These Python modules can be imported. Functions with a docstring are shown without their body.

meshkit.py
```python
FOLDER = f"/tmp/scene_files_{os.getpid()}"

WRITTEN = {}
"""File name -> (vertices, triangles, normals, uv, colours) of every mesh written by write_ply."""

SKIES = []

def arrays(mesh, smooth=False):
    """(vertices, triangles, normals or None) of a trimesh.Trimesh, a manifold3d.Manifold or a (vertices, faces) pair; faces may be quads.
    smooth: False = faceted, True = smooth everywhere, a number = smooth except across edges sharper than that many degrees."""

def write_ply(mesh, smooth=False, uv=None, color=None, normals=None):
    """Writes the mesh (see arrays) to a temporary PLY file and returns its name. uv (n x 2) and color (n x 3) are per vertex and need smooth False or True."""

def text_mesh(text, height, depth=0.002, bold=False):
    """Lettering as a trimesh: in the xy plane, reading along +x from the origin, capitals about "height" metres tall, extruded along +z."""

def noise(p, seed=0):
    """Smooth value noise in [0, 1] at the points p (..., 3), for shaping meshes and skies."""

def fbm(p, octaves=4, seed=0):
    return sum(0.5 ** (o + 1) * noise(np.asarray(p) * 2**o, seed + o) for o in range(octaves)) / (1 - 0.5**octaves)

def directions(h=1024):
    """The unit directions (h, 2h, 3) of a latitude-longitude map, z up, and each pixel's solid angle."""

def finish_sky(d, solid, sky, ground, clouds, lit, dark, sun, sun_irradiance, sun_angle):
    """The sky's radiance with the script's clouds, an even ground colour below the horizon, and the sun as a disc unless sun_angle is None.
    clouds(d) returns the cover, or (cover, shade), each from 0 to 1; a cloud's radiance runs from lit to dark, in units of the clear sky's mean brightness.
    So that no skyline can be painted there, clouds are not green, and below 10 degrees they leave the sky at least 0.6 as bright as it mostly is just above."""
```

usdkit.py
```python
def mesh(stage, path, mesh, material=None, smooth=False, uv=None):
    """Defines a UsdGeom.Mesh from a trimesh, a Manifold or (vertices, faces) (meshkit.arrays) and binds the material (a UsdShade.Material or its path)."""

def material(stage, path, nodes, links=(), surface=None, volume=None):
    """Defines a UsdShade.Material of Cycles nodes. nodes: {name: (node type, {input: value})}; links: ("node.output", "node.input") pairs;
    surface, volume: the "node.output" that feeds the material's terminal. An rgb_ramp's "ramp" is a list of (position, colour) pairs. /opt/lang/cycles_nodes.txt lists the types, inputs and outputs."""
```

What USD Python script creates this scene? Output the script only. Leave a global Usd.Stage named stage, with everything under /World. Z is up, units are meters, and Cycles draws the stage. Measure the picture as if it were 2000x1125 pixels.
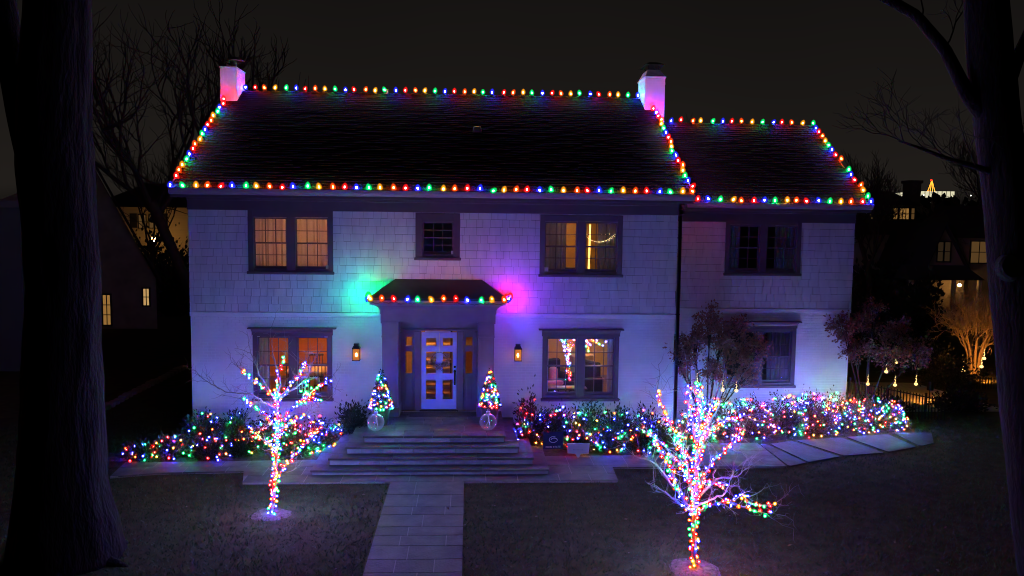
import math, numpy as np, trimesh, usdkit, meshkit
from shapely.geometry import Polygon, box as sbox
from pxr import Usd, UsdGeom, UsdLux, UsdShade, Gf, Sdf, Vt

stage = Usd.Stage.CreateInMemory()
UsdGeom.SetStageUpAxis(stage, 'Z'); UsdGeom.SetStageMetersPerUnit(stage, 1.0)
world = UsdGeom.Xform.Define(stage, '/World'); UsdGeom.Scope.Define(stage, '/World/Looks')
stage.SetDefaultPrim(world.GetPrim())
rad = math.radians
# ------------------------------------------------------------------ camera
FOC, PW, PH = 1600.0, 2000.0, 1125.0
YAW, PITCH, ROLL = rad(3.1), rad(4.7), 0.0118
EXPOSURE = 0.0
_f = np.array([math.sin(YAW) * math.cos(PITCH), math.cos(YAW) * math.cos(PITCH), -math.sin(PITCH)])
_r0 = np.array([math.cos(YAW), -math.sin(YAW), 0]); _u0 = np.cross(_r0, _f)
_r = _r0 * math.cos(ROLL) + _u0 * math.sin(ROLL); _u = -_r0 * math.sin(ROLL) + _u0 * math.cos(ROLL)
def ray(px, py): return _f + _r * (px - PW / 2) / FOC + _u * (PH / 2 - py) / FOC
EYE = np.array([0, 0, .65]) - ray(857, 803) * 21.3
def at(px, py, y): d = ray(px, py); return EYE + d * (y - EYE[1]) / d[1]
def atz(px, py, z=0.0): d = ray(px, py); return EYE + d * (z - EYE[2]) / d[2]
cam = UsdGeom.Camera.Define(stage, '/World/camera')
M4 = Gf.Matrix4d(*_r, 0, *_u, 0, *(-_f), 0, *EYE, 1)
cam.AddTransformOp().Set(M4)
cam.CreateHorizontalApertureAttr(36.0); cam.CreateVerticalApertureAttr(36.0 * PH / PW); cam.CreateFocalLengthAttr(FOC / PW * 36.0)
cam.CreateExposureAttr(EXPOSURE); cam.CreateClippingRangeAttr((0.1, 3000.0))
# ------------------------------------------------------------------ sky: night, sun far below the horizon, brown town glow low down
SKY_STRENGTH = 0.1
sky = UsdLux.DomeLight.Define(stage, '/World/sky'); sky.CreateIntensityAttr(1.0)
sky.GetPrim().SetCustomDataByKey('kind', 'structure'); sky.GetPrim().SetCustomDataByKey('label', 'dull brown grey night sky'); sky.GetPrim().SetCustomDataByKey('category', 'sky')
skym = usdkit.material(stage, '/World/Looks/night_sky', {
    'sky': ('sky_texture', {'sky_type': 'single_scattering', 'sun_disc': False, 'sun_elevation': -0.6, 'sun_rotation': 2.6}),
    'co': ('texture_coordinate', {}), 'xyz': ('separate_xyz', {}), 'n': ('noise_texture', {'scale': 2.2, 'detail': 3.0}),
    'ad': ('math', {'math_type': 'multiply_add', 'value2': 0.16, 'value3': -0.08}), 'su': ('math', {'math_type': 'add'}),
    'ramp': ('rgb_ramp', {'ramp': [(0.0, (.030, .026, .023)), (0.03, (.150, .125, .105)), (0.16, (.100, .085, .075)), (0.36, (.050, .043, .041)), (1.0, (.026, .023, .023))]}),
    'mix': ('mix_color', {'blend_type': 'add', 'fac': 0.15, 'use_clamp': False}),
    'bg': ('background_shader', {'strength': SKY_STRENGTH})},
    [('co.generated', 'xyz.vector'), ('co.generated', 'n.vector'), ('n.fac', 'ad.value1'), ('ad.value', 'su.value1'), ('xyz.z', 'su.value2'), ('su.value', 'ramp.fac'),
     ('ramp.color', 'mix.a'), ('sky.color', 'mix.b'), ('mix.result', 'bg.color')], surface='bg.background')
UsdShade.MaterialBindingAPI.Apply(sky.GetPrim()).Bind(skym)

# ------------------------------------------------------------------ helpers
_used = {}
def path_for(name, parent=None):
    base = (str(parent.GetPath()) if parent is not None else '/World') + '/'
    k = _used.get(base + name, 0); _used[base + name] = k + 1
    return base + (name if k == 0 else f'{name}_{k:03d}')
def tag(p, label=None, cat=None, group=None, kind=None):
    p = p.GetPrim() if hasattr(p, 'GetPrim') else p
    for k, v in (('label', label), ('category', cat), ('group', group), ('kind', kind)):
        if v: p.SetCustomDataByKey(k, v)
    return p
def thing(name, label, cat, loc=(0, 0, 0), rotz=0, group=None, kind=None):
    x = UsdGeom.Xform.Define(stage, path_for(name)); x.AddTranslateOp().Set(Gf.Vec3d(*map(float, loc)))
    if rotz: x.AddRotateZOp().Set(float(rotz))
    return tag(x, label, cat, group, kind)
def part(name, parent, kind=None):
    return tag(UsdGeom.Xform.Define(stage, path_for(name, parent)), kind=kind)
class MB:
    def __init__(s): s.v, s.f, s.n = [], [], 0
    def add(s, v, f):
        v = np.asarray(v, float); f = np.asarray(f, int)
        if len(f) == 0: return s
        if f.shape[1] == 4: f = np.vstack([f[:, [0, 1, 2]], f[:, [0, 2, 3]]])
        s.v.append(v); s.f.append(f + s.n); s.n += len(v); return s
    def tm(s, m): return s.add(m.vertices, m.faces)
    def box(s, x0, x1, y0, y1, z0, z1): return s.hexa([(x0, y0, z0), (x1, y0, z0), (x1, y1, z0), (x0, y1, z0), (x0, y0, z1), (x1, y0, z1), (x1, y1, z1), (x0, y1, z1)])
    def hexa(s, p): return s.add(p, [[0, 3, 2, 1], [4, 5, 6, 7], [0, 1, 5, 4], [1, 2, 6, 5], [2, 3, 7, 6], [3, 0, 4, 7]])
    def bbox(s, x0, x1, y0, y1, z0, z1, b=.008):           # box with chamfered edges
        c, h = np.array([(x0 + x1) / 2, (y0 + y1) / 2, (z0 + z1) / 2]), np.array([x1 - x0, y1 - y0, z1 - z0]) / 2
        b = min(b, h.min() * .45); pts = []
        for sx in (-1, 1):
            for sy in (-1, 1):
                for sz in (-1, 1):
                    sg = np.array([sx, sy, sz])
                    for k in range(3):
                        q = h - b; q[k] = h[k]; pts.append(c + sg * q)
        return s.tm(trimesh.convex.convex_hull(np.array(pts)))
    def tube(s, pts, r, sides=6, cap=True):
        p = np.asarray(pts, float); r = np.broadcast_to(np.asarray(r, float), (len(p),))
        t = np.gradient(p, axis=0); t /= np.linalg.norm(t, axis=1, keepdims=True) + 1e-12
        ref = np.array([0, 0, 1.]) if abs(t[:, 2]).mean() < .8 else np.array([1., 0, 0])
        a = np.cross(t, ref); a /= np.linalg.norm(a, axis=1, keepdims=True) + 1e-12; b = np.cross(t, a)
        g = np.arange(sides) * 2 * np.pi / sides
        v = p[:, None] + r[:, None, None] * (np.cos(g)[None, :, None] * a[:, None] + np.sin(g)[None, :, None] * b[:, None])
        n = len(p); i, j = np.meshgrid(np.arange(n - 1), np.arange(sides), indexing='ij')
        q = np.stack([i * sides + j, i * sides + (j + 1) % sides, (i + 1) * sides + (j + 1) % sides, (i + 1) * sides + j], -1).reshape(-1, 4)
        s.add(v.reshape(-1, 3), q)
        if cap and sides > 3:
            for ring, rev in ((0, False), (n - 1, True)):
                fan = [[ring * sides, ring * sides + k + 1, ring * sides + k] if not rev else [ring * sides, ring * sides + k, ring * sides + k + 1] for k in range(1, sides - 1)]
                s.v.append(np.zeros((0, 3))); s.f.append(np.array(fan) + s.n - n * sides)
        return s
    def lathe(s, prof, c=(0, 0, 0), sides=16):
        prof = np.asarray(prof, float); g = np.arange(sides) * 2 * np.pi / sides; n = len(prof)
        v = np.stack([prof[:, 0, None] * np.cos(g), prof[:, 0, None] * np.sin(g), np.repeat(prof[:, 1, None], sides, 1)], -1) + np.asarray(c, float)
        i, j = np.meshgrid(np.arange(n - 1), np.arange(sides), indexing='ij')
        q = np.stack([i * sides + j, i * sides + (j + 1) % sides, (i + 1) * sides + (j + 1) % sides, (i + 1) * sides + j], -1).reshape(-1, 4)
        return s.add(v.reshape(-1, 3), q)
    def prism(s, prof, x0, x1):                               # (y, z) profile extruded along x
        m = trimesh.creation.extrude_polygon(Polygon(prof), x1 - x0, engine='earcut'); v = m.vertices
        return s.add(np.stack([x0 + v[:, 2], v[:, 0], v[:, 1]], 1), m.faces)
    def build(s, name, mat, parent=None, smooth=False, kind=None, label=None, cat=None, group=None):
        m = usdkit.mesh(stage, path_for(name, parent), (np.vstack(s.v), np.vstack(s.f)), mat, smooth)
        return tag(m, label, cat, group, kind)
def sheet(poly, y, th):                                       # (x, z) polygon as a wall from y to y + th
    m = trimesh.creation.extrude_polygon(poly, th, engine='earcut'); v = m.vertices
    return np.stack([v[:, 0], y + v[:, 2], v[:, 1]], 1), m.faces[:, ::-1]
def rng(k): return np.random.default_rng(k)

# ------------------------------------------------------------------ materials
def mat(name, col, rough=.6, vary=.25, scale=6., bump=0., bscale=40., metal=0., col2=None, detail=5., spec=.5, stretch=(1, 1, 1), rnd=0., isl=0.):
    c = np.array(col, float); lo = np.array(col2, float) if col2 is not None else c * (1 - vary); hi = np.minimum(c * (1 + vary * .7), 1) if col2 is None else c
    nodes = {'co': ('texture_coordinate', {}), 'mp': ('mapping', {'scale': stretch}), 'n': ('noise_texture', {'scale': scale, 'detail': detail, 'roughness': .6}),
             'r': ('rgb_ramp', {'ramp': [(.3, lo), (.7, hi)]}), 'p': ('principled_bsdf', {'roughness': rough, 'metallic': metal, 'specular_ior_level': spec})}
    links = [('geo.position', 'mp.vector'), ('mp.vector', 'n.vector'), ('n.fac', 'r.fac')]
    nodes['geo'] = ('geometry', {})
    out = 'r.color'
    if rnd:
        nodes |= {'oi': ('object_info', {}), 'mr': ('map_range', {'to_min': 1 - rnd, 'to_max': 1 + rnd * .6}), 'hv': ('hsv', {})}
        links += [('oi.random', 'mr.value'), ('mr.result', 'hv.value'), (out, 'hv.color')]; out = 'hv.color'
    if isl:
        nodes |= {'mi': ('map_range', {'to_min': 1 - isl, 'to_max': 1 + isl * .4}), 'hi': ('hsv', {})}
        links += [('geo.random_per_island', 'mi.value'), ('mi.result', 'hi.value'), (out, 'hi.color')]; out = 'hi.color'
    links.append((out, 'p.base_color'))
    if bump:
        nodes |= {'n2': ('noise_texture', {'scale': bscale, 'detail': 4.0}), 'b': ('bump', {'strength': 1.0, 'distance': bump})}
        links += [('mp.vector', 'n2.vector'), ('n2.fac', 'b.height'), ('b.normal', 'p.normal')]
    del nodes['co']
    return usdkit.material(stage, '/World/Looks/' + name, nodes, links, surface='p.BSDF')
def leafmat(name, col, trans=.3, rnd=.5):
    c = np.array(col, float)
    return usdkit.material(stage, '/World/Looks/' + name, {
        'g': ('geometry', {}), 'r': ('rgb_ramp', {'ramp': [(0., c * (1 - rnd)), (1., c * (1 + rnd))]}),
        'p': ('principled_bsdf', {'roughness': .55}), 't': ('translucent_bsdf', {}), 'm': ('mix_closure', {'fac': trans})},
        [('g.random_per_island', 'r.fac'), ('r.color', 'p.base_color'), ('r.color', 't.color'), ('p.BSDF', 'm.closure1'), ('t.BSDF', 'm.closure2')], surface='m.closure')
def glow(name, col, strength):
    return usdkit.material(stage, '/World/Looks/' + name, {'e': ('emission', {'color': tuple(col), 'strength': float(strength)})}, surface='e.emission')
BRICK = mat('white_painted_brick', (.70, .70, .71), .55, .10, .9, .004, 60., col2=(.54, .55, .55), isl=.16)
MORTAR = mat('white_painted_mortar', (.57, .57, .58), .7, .1, 5.)
SHINGLE = mat('grey_white_shingle', (.46, .46, .46), .6, .14, 4., .004, 30., stretch=(1, 1, .3), rnd=.08)
GAP_SHADE = mat('shadow_gap_backing', (.10, .09, .10), .9)  # dark backing paints the shadow lines seen between shingles
TRIM = mat('dark_trim_paint', (.070, .044, .060), .45, .12, 3., .0015, 60.)
TRIM2 = mat('grey_portico_paint', (.190, .132, .165), .45, .12, 3., .0015, 60.)
DOORP = mat('pale_blue_door_paint', (.44, .46, .86), .35, .05, 3.)
ROOF = mat('dark_roof_shingle', (.014, .011, .010), .95, .35, 7., spec=.03, isl=.35)
METAL = mat('dark_bronze_metal', (.03, .027, .025), .4, .2, 8., metal=.6)
CAPM = mat('weathered_chimney_cap', (.45, .43, .42), .6, .3, 6., .005, 40.)
BLUESTONE = mat('bluestone', (.085, .076, .060), .7, .5, 2.6, .010, 26., rnd=.28)
SLATE = mat('dark_side_slab', (.044, .039, .033), .75, .5, 2.0, .012, 22., rnd=.25)
RISER = mat('grey_riser_stone', (.24, .225, .25), .6, .3, 4., .01, 25., rnd=.25)
JOINT = mat('pale_mortar_joint', (.24, .20, .17), .85, .2, 8.)
LAWN = mat('lawn_soil', (.070, .060, .025), .95, .4, 3., .02, 60., spec=.1)
GRASS = leafmat('grass_blade', (.088, .150, .045), .25, .5)
DRYLEAF = leafmat('dry_leaf', (.30, .20, .11), .2, .4)
MULCH = mat('bed_mulch', (.055, .038, .030), .95, .5, 14., .03, 50., spec=.1)
RINGM = mat('glow_pool_mulch', (.125, .095, .085), .95, .5, 16., .02, 60., spec=.1)  # mulch lightened so its colour carries the pool of light under the trees
BARK = mat('rough_bark', (.020, .015, .013), .95, .6, 5., .05, 16., stretch=(1, 1, .3), spec=.1)
BARK2 = mat('pale_smooth_bark', (.22, .19, .17), .8, .3, 12., .004, 60., stretch=(1, 1, .4), spec=.2)
BARK3 = mat('dark_twig_bark', (.05, .038, .034), .9, .3, 5., spec=.1)
EVERG = leafmat('evergreen_leaf', (.045, .072, .036), .15, .6)
EVERG2 = leafmat('light_evergreen_leaf', (.095, .110, .060), .2, .6)
REDLEAF = leafmat('dark_red_brown_leaf', (.40, .165, .12), .3, .45)
HEDGEL = leafmat('azalea_hedge_leaf', (.17, .105, .070), .25, .6)
FARBUSH = leafmat('far_bush_leaf', (.030, .034, .020), .1, .5)
POT = mat('dark_clay_pot', (.075, .060, .058), .5, .2, 8.)
WIRE = mat('green_wire', (.012, .025, .015), .6, .1)
SOCKET = mat('green_socket', (.01, .03, .015), .5, .1)
MATM = mat('coir_doormat', (.09, .08, .07), .95, .4, 60., .01, 120.)
CURT = usdkit.material(stage, '/World/Looks/thin_curtain', {'d': ('diffuse_bsdf', {'color': (.62, .50, .46)}), 't': ('translucent_bsdf', {'color': (.72, .52, .42)}), 'm': ('mix_closure', {'fac': .5})}, [('d.BSDF', 'm.closure1'), ('t.BSDF', 'm.closure2')], surface='m.closure')
SHEER = usdkit.material(stage, '/World/Looks/sheer_curtain', {'d': ('diffuse_bsdf', {'color': (.40, .38, .40)}), 't': ('translucent_bsdf', {'color': (.2, .17, .15)}), 'm': ('mix_closure', {'fac': .2})}, [('d.BSDF', 'm.closure1'), ('t.BSDF', 'm.closure2')], surface='m.closure')
BLIND = mat('white_blind', (.30, .30, .32), .5, .05)
GLASS = usdkit.material(stage, '/World/Looks/window_glass', {'f': ('fresnel', {'IOR': 1.5}), 't': ('transparent_bsdf', {'color': (.93, .94, .94)}), 'g': ('glossy_bsdf', {'color': (1, 1, 1), 'roughness': .015}), 'm': ('mix_closure', {})},
                        [('f.fac', 'm.fac'), ('t.BSDF', 'm.closure1'), ('g.BSDF', 'm.closure2')], surface='m.closure')
ORBG = usdkit.material(stage, '/World/Looks/clear_globe_glass', {'l': ('layer_weight', {'blend': .45}), 'mr': ('map_range', {'to_min': .10, 'to_max': .85}), 'd': ('diffuse_bsdf', {'color': (.8, .8, .85)}), 'm2': ('mix_closure', {'fac': .45}), 't': ('transparent_bsdf', {'color': (.96, .96, .98)}), 'g': ('glossy_bsdf', {'color': (.95, .95, 1), 'roughness': .03}), 'm': ('mix_closure', {})},
                       [('l.facing', 'mr.value'), ('mr.result', 'm.fac'), ('g.BSDF', 'm2.closure1'), ('d.BSDF', 'm2.closure2'), ('t.BSDF', 'm.closure1'), ('m2.closure', 'm.closure2')], surface='m.closure')
# lamp colours: (linear tint, filament strength) of the coloured bulbs
POWER = 13.0
BULB = {'red': ((1., .014, .012), 49), 'orange': ((1., .095, .008), 38), 'yellow': ((1., .38, .018), 38), 'green': ((.006, .78, .17), 132), 'blue': ((.028, .036, 1.), 228)}
FIL, HALO = {}, {}
for _k, (_c, _s) in BULB.items():
    FIL[_k] = glow(_k + '_filament', _c, _s * POWER); FIL['large_' + _k] = glow(_k + '_large_filament', _c, _s * POWER * (2.9 if _k in ('red', 'orange') else 1.95))
    HALO[_k] = usdkit.material(stage, f'/World/Looks/{_k}_bulb_halo', {'l': ('layer_weight', {'blend': .5}), 'mr': ('map_range', {'from_min': 0., 'from_max': 1., 'to_min': .78, 'to_max': .0}), 'pw': ('math', {'math_type': 'power', 'value2': 2.3}),  # oversized shell whose emission fades to the rim, painting a bloom halo
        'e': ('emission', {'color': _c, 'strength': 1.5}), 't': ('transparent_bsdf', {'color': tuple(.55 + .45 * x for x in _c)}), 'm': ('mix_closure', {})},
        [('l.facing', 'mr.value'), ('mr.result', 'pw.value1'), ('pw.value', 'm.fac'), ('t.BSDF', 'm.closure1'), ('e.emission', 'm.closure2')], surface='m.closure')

# ================================================================== GROUND
g = 300.0
n = 60
MB().add([(-g, -60, 0), (g, -60, 0), (g, 900, 0), (-g, 900, 0)], [[0, 1, 2, 3]]).build('lawn', LAWN, kind='structure', label='dark mown lawn around the white house', cat='lawn')
paved = []
def slab_field(name, rects, zt, seed, label, cat, w=(.55, .95), h=(.4, .75), col=BLUESTONE):
    """A pavement: a mortar bed and flagstones, each one a slab of its own."""
    R = rng(seed)
    root = thing(name, label, cat, kind='structure')
    bed = MB()
    for poly in rects:
        P = Polygon(poly); paved.append(P)
        m = trimesh.creation.extrude_polygon(P.buffer(-.004), zt - .006, engine='earcut'); bed.tm(m)
        x0, y0, x1, y1 = P.bounds; y = y0
        while y < y1 - .02:
            hh = R.uniform(*h); hh = y1 - y if y1 - y - hh < .3 else hh
            x = x0 - R.uniform(0, .3)
            while x < x1 - .02:
                ww = R.uniform(*w); ww = x1 - x if 0 < x1 - x - ww < .25 else ww
                c = sbox(x + .007, y + .007, x + ww - .007, y + hh - .007).intersection(P)
                if not c.is_empty and c.geom_type == 'Polygon' and c.area > .02:
                    mm = trimesh.creation.extrude_polygon(c.simplify(.001), .03 + R.uniform(-.0015, .0015), engine='earcut'); mm.apply_translation((0, 0, zt - .03))
                    MB().tm(mm).build('flagstone', col, root)
                x += ww
            y += hh
    bed.build('mortar_bed', JOINT, root)
    return root
slab_field('front_walk', [[(-.88, -9.6), (.67, -9.6), (.68, -3.9), (-.88, -3.9)]], .045, 1, 'bluestone front walk running from the steps down the lawn', 'path')
slab_field('cross_path', [[(-3.98, -3.9), (4.0, -3.9), (4.05, -2.93), (8.1, -2.93), (8.12, -.92), (6.45, -1.0), (6.35, -1.95), (5.3, -1.95), (-6.1, -2.4), (-7.0, -2.4), (-6.9, -3.45), (-6.0, -3.2), (-4.17, -3.1)]], .045, 2,
           'bluestone cross path between the stone steps and the lawn', 'path')
sp_ = thing('side_path', 'large irregular bluestone slabs in front of the lit hedge', 'path', kind='structure')
for poly in ([(8.16, -2.9), (8.7, -2.62), (8.35, -1.0), (8.16, -.95)], [(8.76, -2.58), (9.75, -2.12), (9.1, -.68), (8.42, -.98)], [(9.85, -2.06), (11.0, -1.82), (10.55, -.36), (9.22, -.66)], [(11.12, -1.76), (12.1, -1.3), (12.0, -.05), (10.7, -.32)], [(12.22, -1.24), (12.75, -.95), (13.3, .1), (12.2, .1)]):
    P_ = Polygon(poly); paved.append(P_); m_ = trimesh.creation.extrude_polygon(P_.buffer(-.07).buffer(.06), .024, engine='earcut'); m_.apply_translation((0, 0, .008)); MB().tm(m_).build('flagstone', SLATE, sp_)
# planting beds
MB().add([(*p, .02) for p in ((-7.2, -2.38), (-1.9, -2.38), (-1.9, .0), (-7.6, .0))], [[0, 1, 2, 3]]).build('planting_bed', MULCH, kind='structure', label='mulched bed left of the steps', cat='bed')
MB().add([(*p, .02) for p in ((1.9, -2.0), (6.3, -2.0), (6.3, .0), (1.9, .0))], [[0, 1, 2, 3]]).build('planting_bed', MULCH, kind='structure', label='mulched bed right of the steps', cat='bed')
MB().add([(*p, .024) for p in ((6.3, -.95), (8.13, -.86), (9., -.56), (10.8, -.21), (12.9, .44), (13.2, 1.3), (11.4, 1.6), (6.3, 1.1))], [list(range(8))[i:i + 1] * 0 + [0, i, i + 1] for i in range(1, 7)]).build('planting_bed', MULCH, kind='structure', label='mulched bed under the lit hedge', cat='bed')
# mulch rings of the two lit trees, and grass
def leaf_mesh(c, size, R, aspect=.5, up=.4, d=None):
    n = len(c); d = R.normal(size=(n, 3)) if d is None else d + R.normal(size=(n, 3)) * .5
    d /= np.linalg.norm(d, axis=1, keepdims=True)
    nrm = R.normal(size=(n, 3)) + np.array([0, 0, up]); s = np.cross(d, nrm); s /= np.linalg.norm(s, axis=1, keepdims=True) + 1e-9
    L = (size * R.uniform(.6, 1.3, n))[:, None]; w = L * aspect * .5
    v = np.stack([c, c + d * L * .5 + s * w, c + d * L, c + d * L * .5 - s * w], 1).reshape(-1, 3)
    return v, np.arange(4 * n).reshape(-1, 4)
from shapely import contains_xy, union_all
_R = rng(11)
N = 90000
gy = -9.6 + 12.6 * _R.uniform(0, 1, N) ** 1.35
gx = _R.uniform(-11.5, 16, N)
keep = ~contains_xy(union_all(paved).buffer(.01), gx, gy) & ~((gx > -7.3) & (gx < 6.3) & (gy > -2.4)) & ~((gx > 6) & (gy > -.9 + np.maximum(gx - 8, 0) * .28) & (gx < 13.2))
for cx, cy, rr in ((-2.96, -5.69, .22), (4.44, -8.33, .27)): keep &= np.hypot(gx - cx, gy - cy) > rr * _R.uniform(.75, 1.1, N)
gx, gy = gx[keep], gy[keep]; n = len(gx)
a = _R.uniform(0, 2 * np.pi, n); hgt = _R.uniform(.025, .06, n) * (.7 + .6 * meshkit.noise(np.stack([gx * 1.5, gy * 1.5, gx * 0], 1), 3)); wd = _R.uniform(.006, .014, n); lean = _R.normal(0, .03, (n, 2))
v = np.stack([np.stack([gx - np.cos(a) * wd, gy - np.sin(a) * wd, 0 * gx], 1), np.stack([gx + np.cos(a) * wd, gy + np.sin(a) * wd, 0 * gx], 1), np.stack([gx + lean[:, 0], gy + lean[:, 1], hgt], 1)], 1).reshape(-1, 3)
MB().add(v, np.arange(3 * n).reshape(-1, 3)).build('grass', GRASS, kind='stuff', label='short winter grass covering the front lawn', cat='grass')
for cx, cy, rr, lab in ((-2.96, -5.69, .36, 'mulch ring under the left lit tree'), (4.44, -8.33, .42, 'mulch ring under the right lit tree')):
    prof = [(rr, .004), (rr * .7, .018), (rr * .3, .028), (0.001, .03)]
    mr_ = MB().lathe(prof, (cx, cy, 0), 40); vv_ = mr_.v[0]; k_ = 1 + .5 * (meshkit.fbm(vv_ * (5, 5, 0) + cx, 3, 5) - .5)[:, None]; vv_[:, :2] = np.array([cx, cy]) + (vv_[:, :2] - (cx, cy)) * k_; vv_[:, 2] += .02 * (meshkit.noise(vv_ * (30, 30, 0), 6) - .5) * (vv_[:, 2] > .01)
    mr_.build('mulch_ring', RINGM, kind='structure', label=lab, cat='bed', smooth=True)
c = np.stack([_R.uniform(-9, 12, 90), _R.uniform(-9, -3.2, 90), np.full(90, .05)], 1)
lm = MB().add(*leaf_mesh(c, .07, _R, .6, 2.)); lm.build('fallen_leaves', DRYLEAF, kind='stuff', label='scattered dry fallen leaves on the lawn', cat='fallen leaves')

# ================================================================== STONE STEPS
steps = thing('stone_steps', 'wide stone steps and landing with bluestone treads at the front door', 'steps')
LEV = [(.65, -1.65, 1.63, -2.46), (.4875, -2.0, 1.93, -2.79), (.325, -2.33, 2.24, -3.12), (.1625, -2.66, 2.55, -3.45)]
_R = rng(21)
core = MB()
for z, x0, x1, yf in LEV:
    core.box(x0 + .05, x1 - .05, yf + .06, 0.0, 0, z - .05)
core.build('core', JOINT, steps)
for k, (z, x0, x1, yf) in enumerate(LEV):
    zb = z - .1625 + (.0 if k < 3 else .02)
    x = x0 + .03                                              # riser stones on the front
    while x < x1 - .04:
        w = _R.uniform(.3, .8); w = x1 - .03 - x if x1 - .03 - x - w < .25 else w
        MB().bbox(x + .004, x + w - .004, yf + .035 + _R.uniform(-.004, .004), yf + .1, zb + .002, z - .055, .006).build('riser_stone', RISER, steps); x += w
    for sx, xs in ((-1, x0), (1, x1)):                        # and on the flanks
        y = yf + .1
        while y < -.05:
            w = _R.uniform(.4, .8); w = -.02 - y if -y - w < .3 else w
            xa = (xs + .035, xs + .1) if sx < 0 else (xs - .1, xs - .035)
            MB().bbox(*xa, y + .004, y + w - .004, zb + .002, z - .055, .006).build('riser_stone', RISER, steps); y += w
    yb = 0.0 if k == 0 else LEV[k - 1][3] + .06
    if k == 0:                                                # landing flags
        y = yf
        for hh in (.46, .62, .5, .55, .33):
            x = x0; yy = min(y + hh, -.0)
            while x < x1 - .02:
                w = _R.uniform(.45, .95); w = x1 - x if x1 - x - w < .3 else w
                MB().bbox(x + .005, x + w - .005, y + .004, yy - .004, z - .05, z + _R.uniform(-.002, .002), .006).build('tread_slab', BLUESTONE, steps); x += w
            y = yy
    else:
        cuts = [x0, x0 + (x1 - x0) * .31, x0 + (x1 - x0) * .72, x1]
        for xa, xb in zip(cuts, cuts[1:]):
            MB().bbox(xa + .004, xb - .004, yf, yb, z - .05, z + _R.uniform(-.002, .002), .007).build('tread_slab', BLUESTONE, steps)
        px0, px1 = LEV[k - 1][1], LEV[k - 1][2]
        for xa, xb in ((x0, px0 + .06), (px1 - .06, x1)):
            y = yb
            for hh in (.95, .9, 1.2):
                yy = min(y + hh, -.0)
                if yy - y > .05: MB().bbox(xa, xb, y + .004, yy - .004, z - .05, z + _R.uniform(-.002, .002), .007).build('tread_slab', BLUESTONE, steps)
                y = yy
mt = MB().bbox(-.72, .98, -.62, -.12, .655, .672, .004)
for i in range(34): mt.box(-.70 + i * .0495, -.685 + i * .0495, -.61, -.13, .671, .676)
mt.build('doormat', MATM, label='dark ribbed doormat before the front door', cat='doormat')

# ================================================================== HOUSE
house = thing('house', 'two storey white brick and shingle house with dark trim and bulb lit roof', 'house')
XL, XR, WX1, WY, DEP = -6.28, 6.14, 11.36, 1.1, 9.7       # main front, wing right end, wing set back, depth
ZB, ZS = 3.22, 5.82                                           # belt, soffit
FZ = .0
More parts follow.
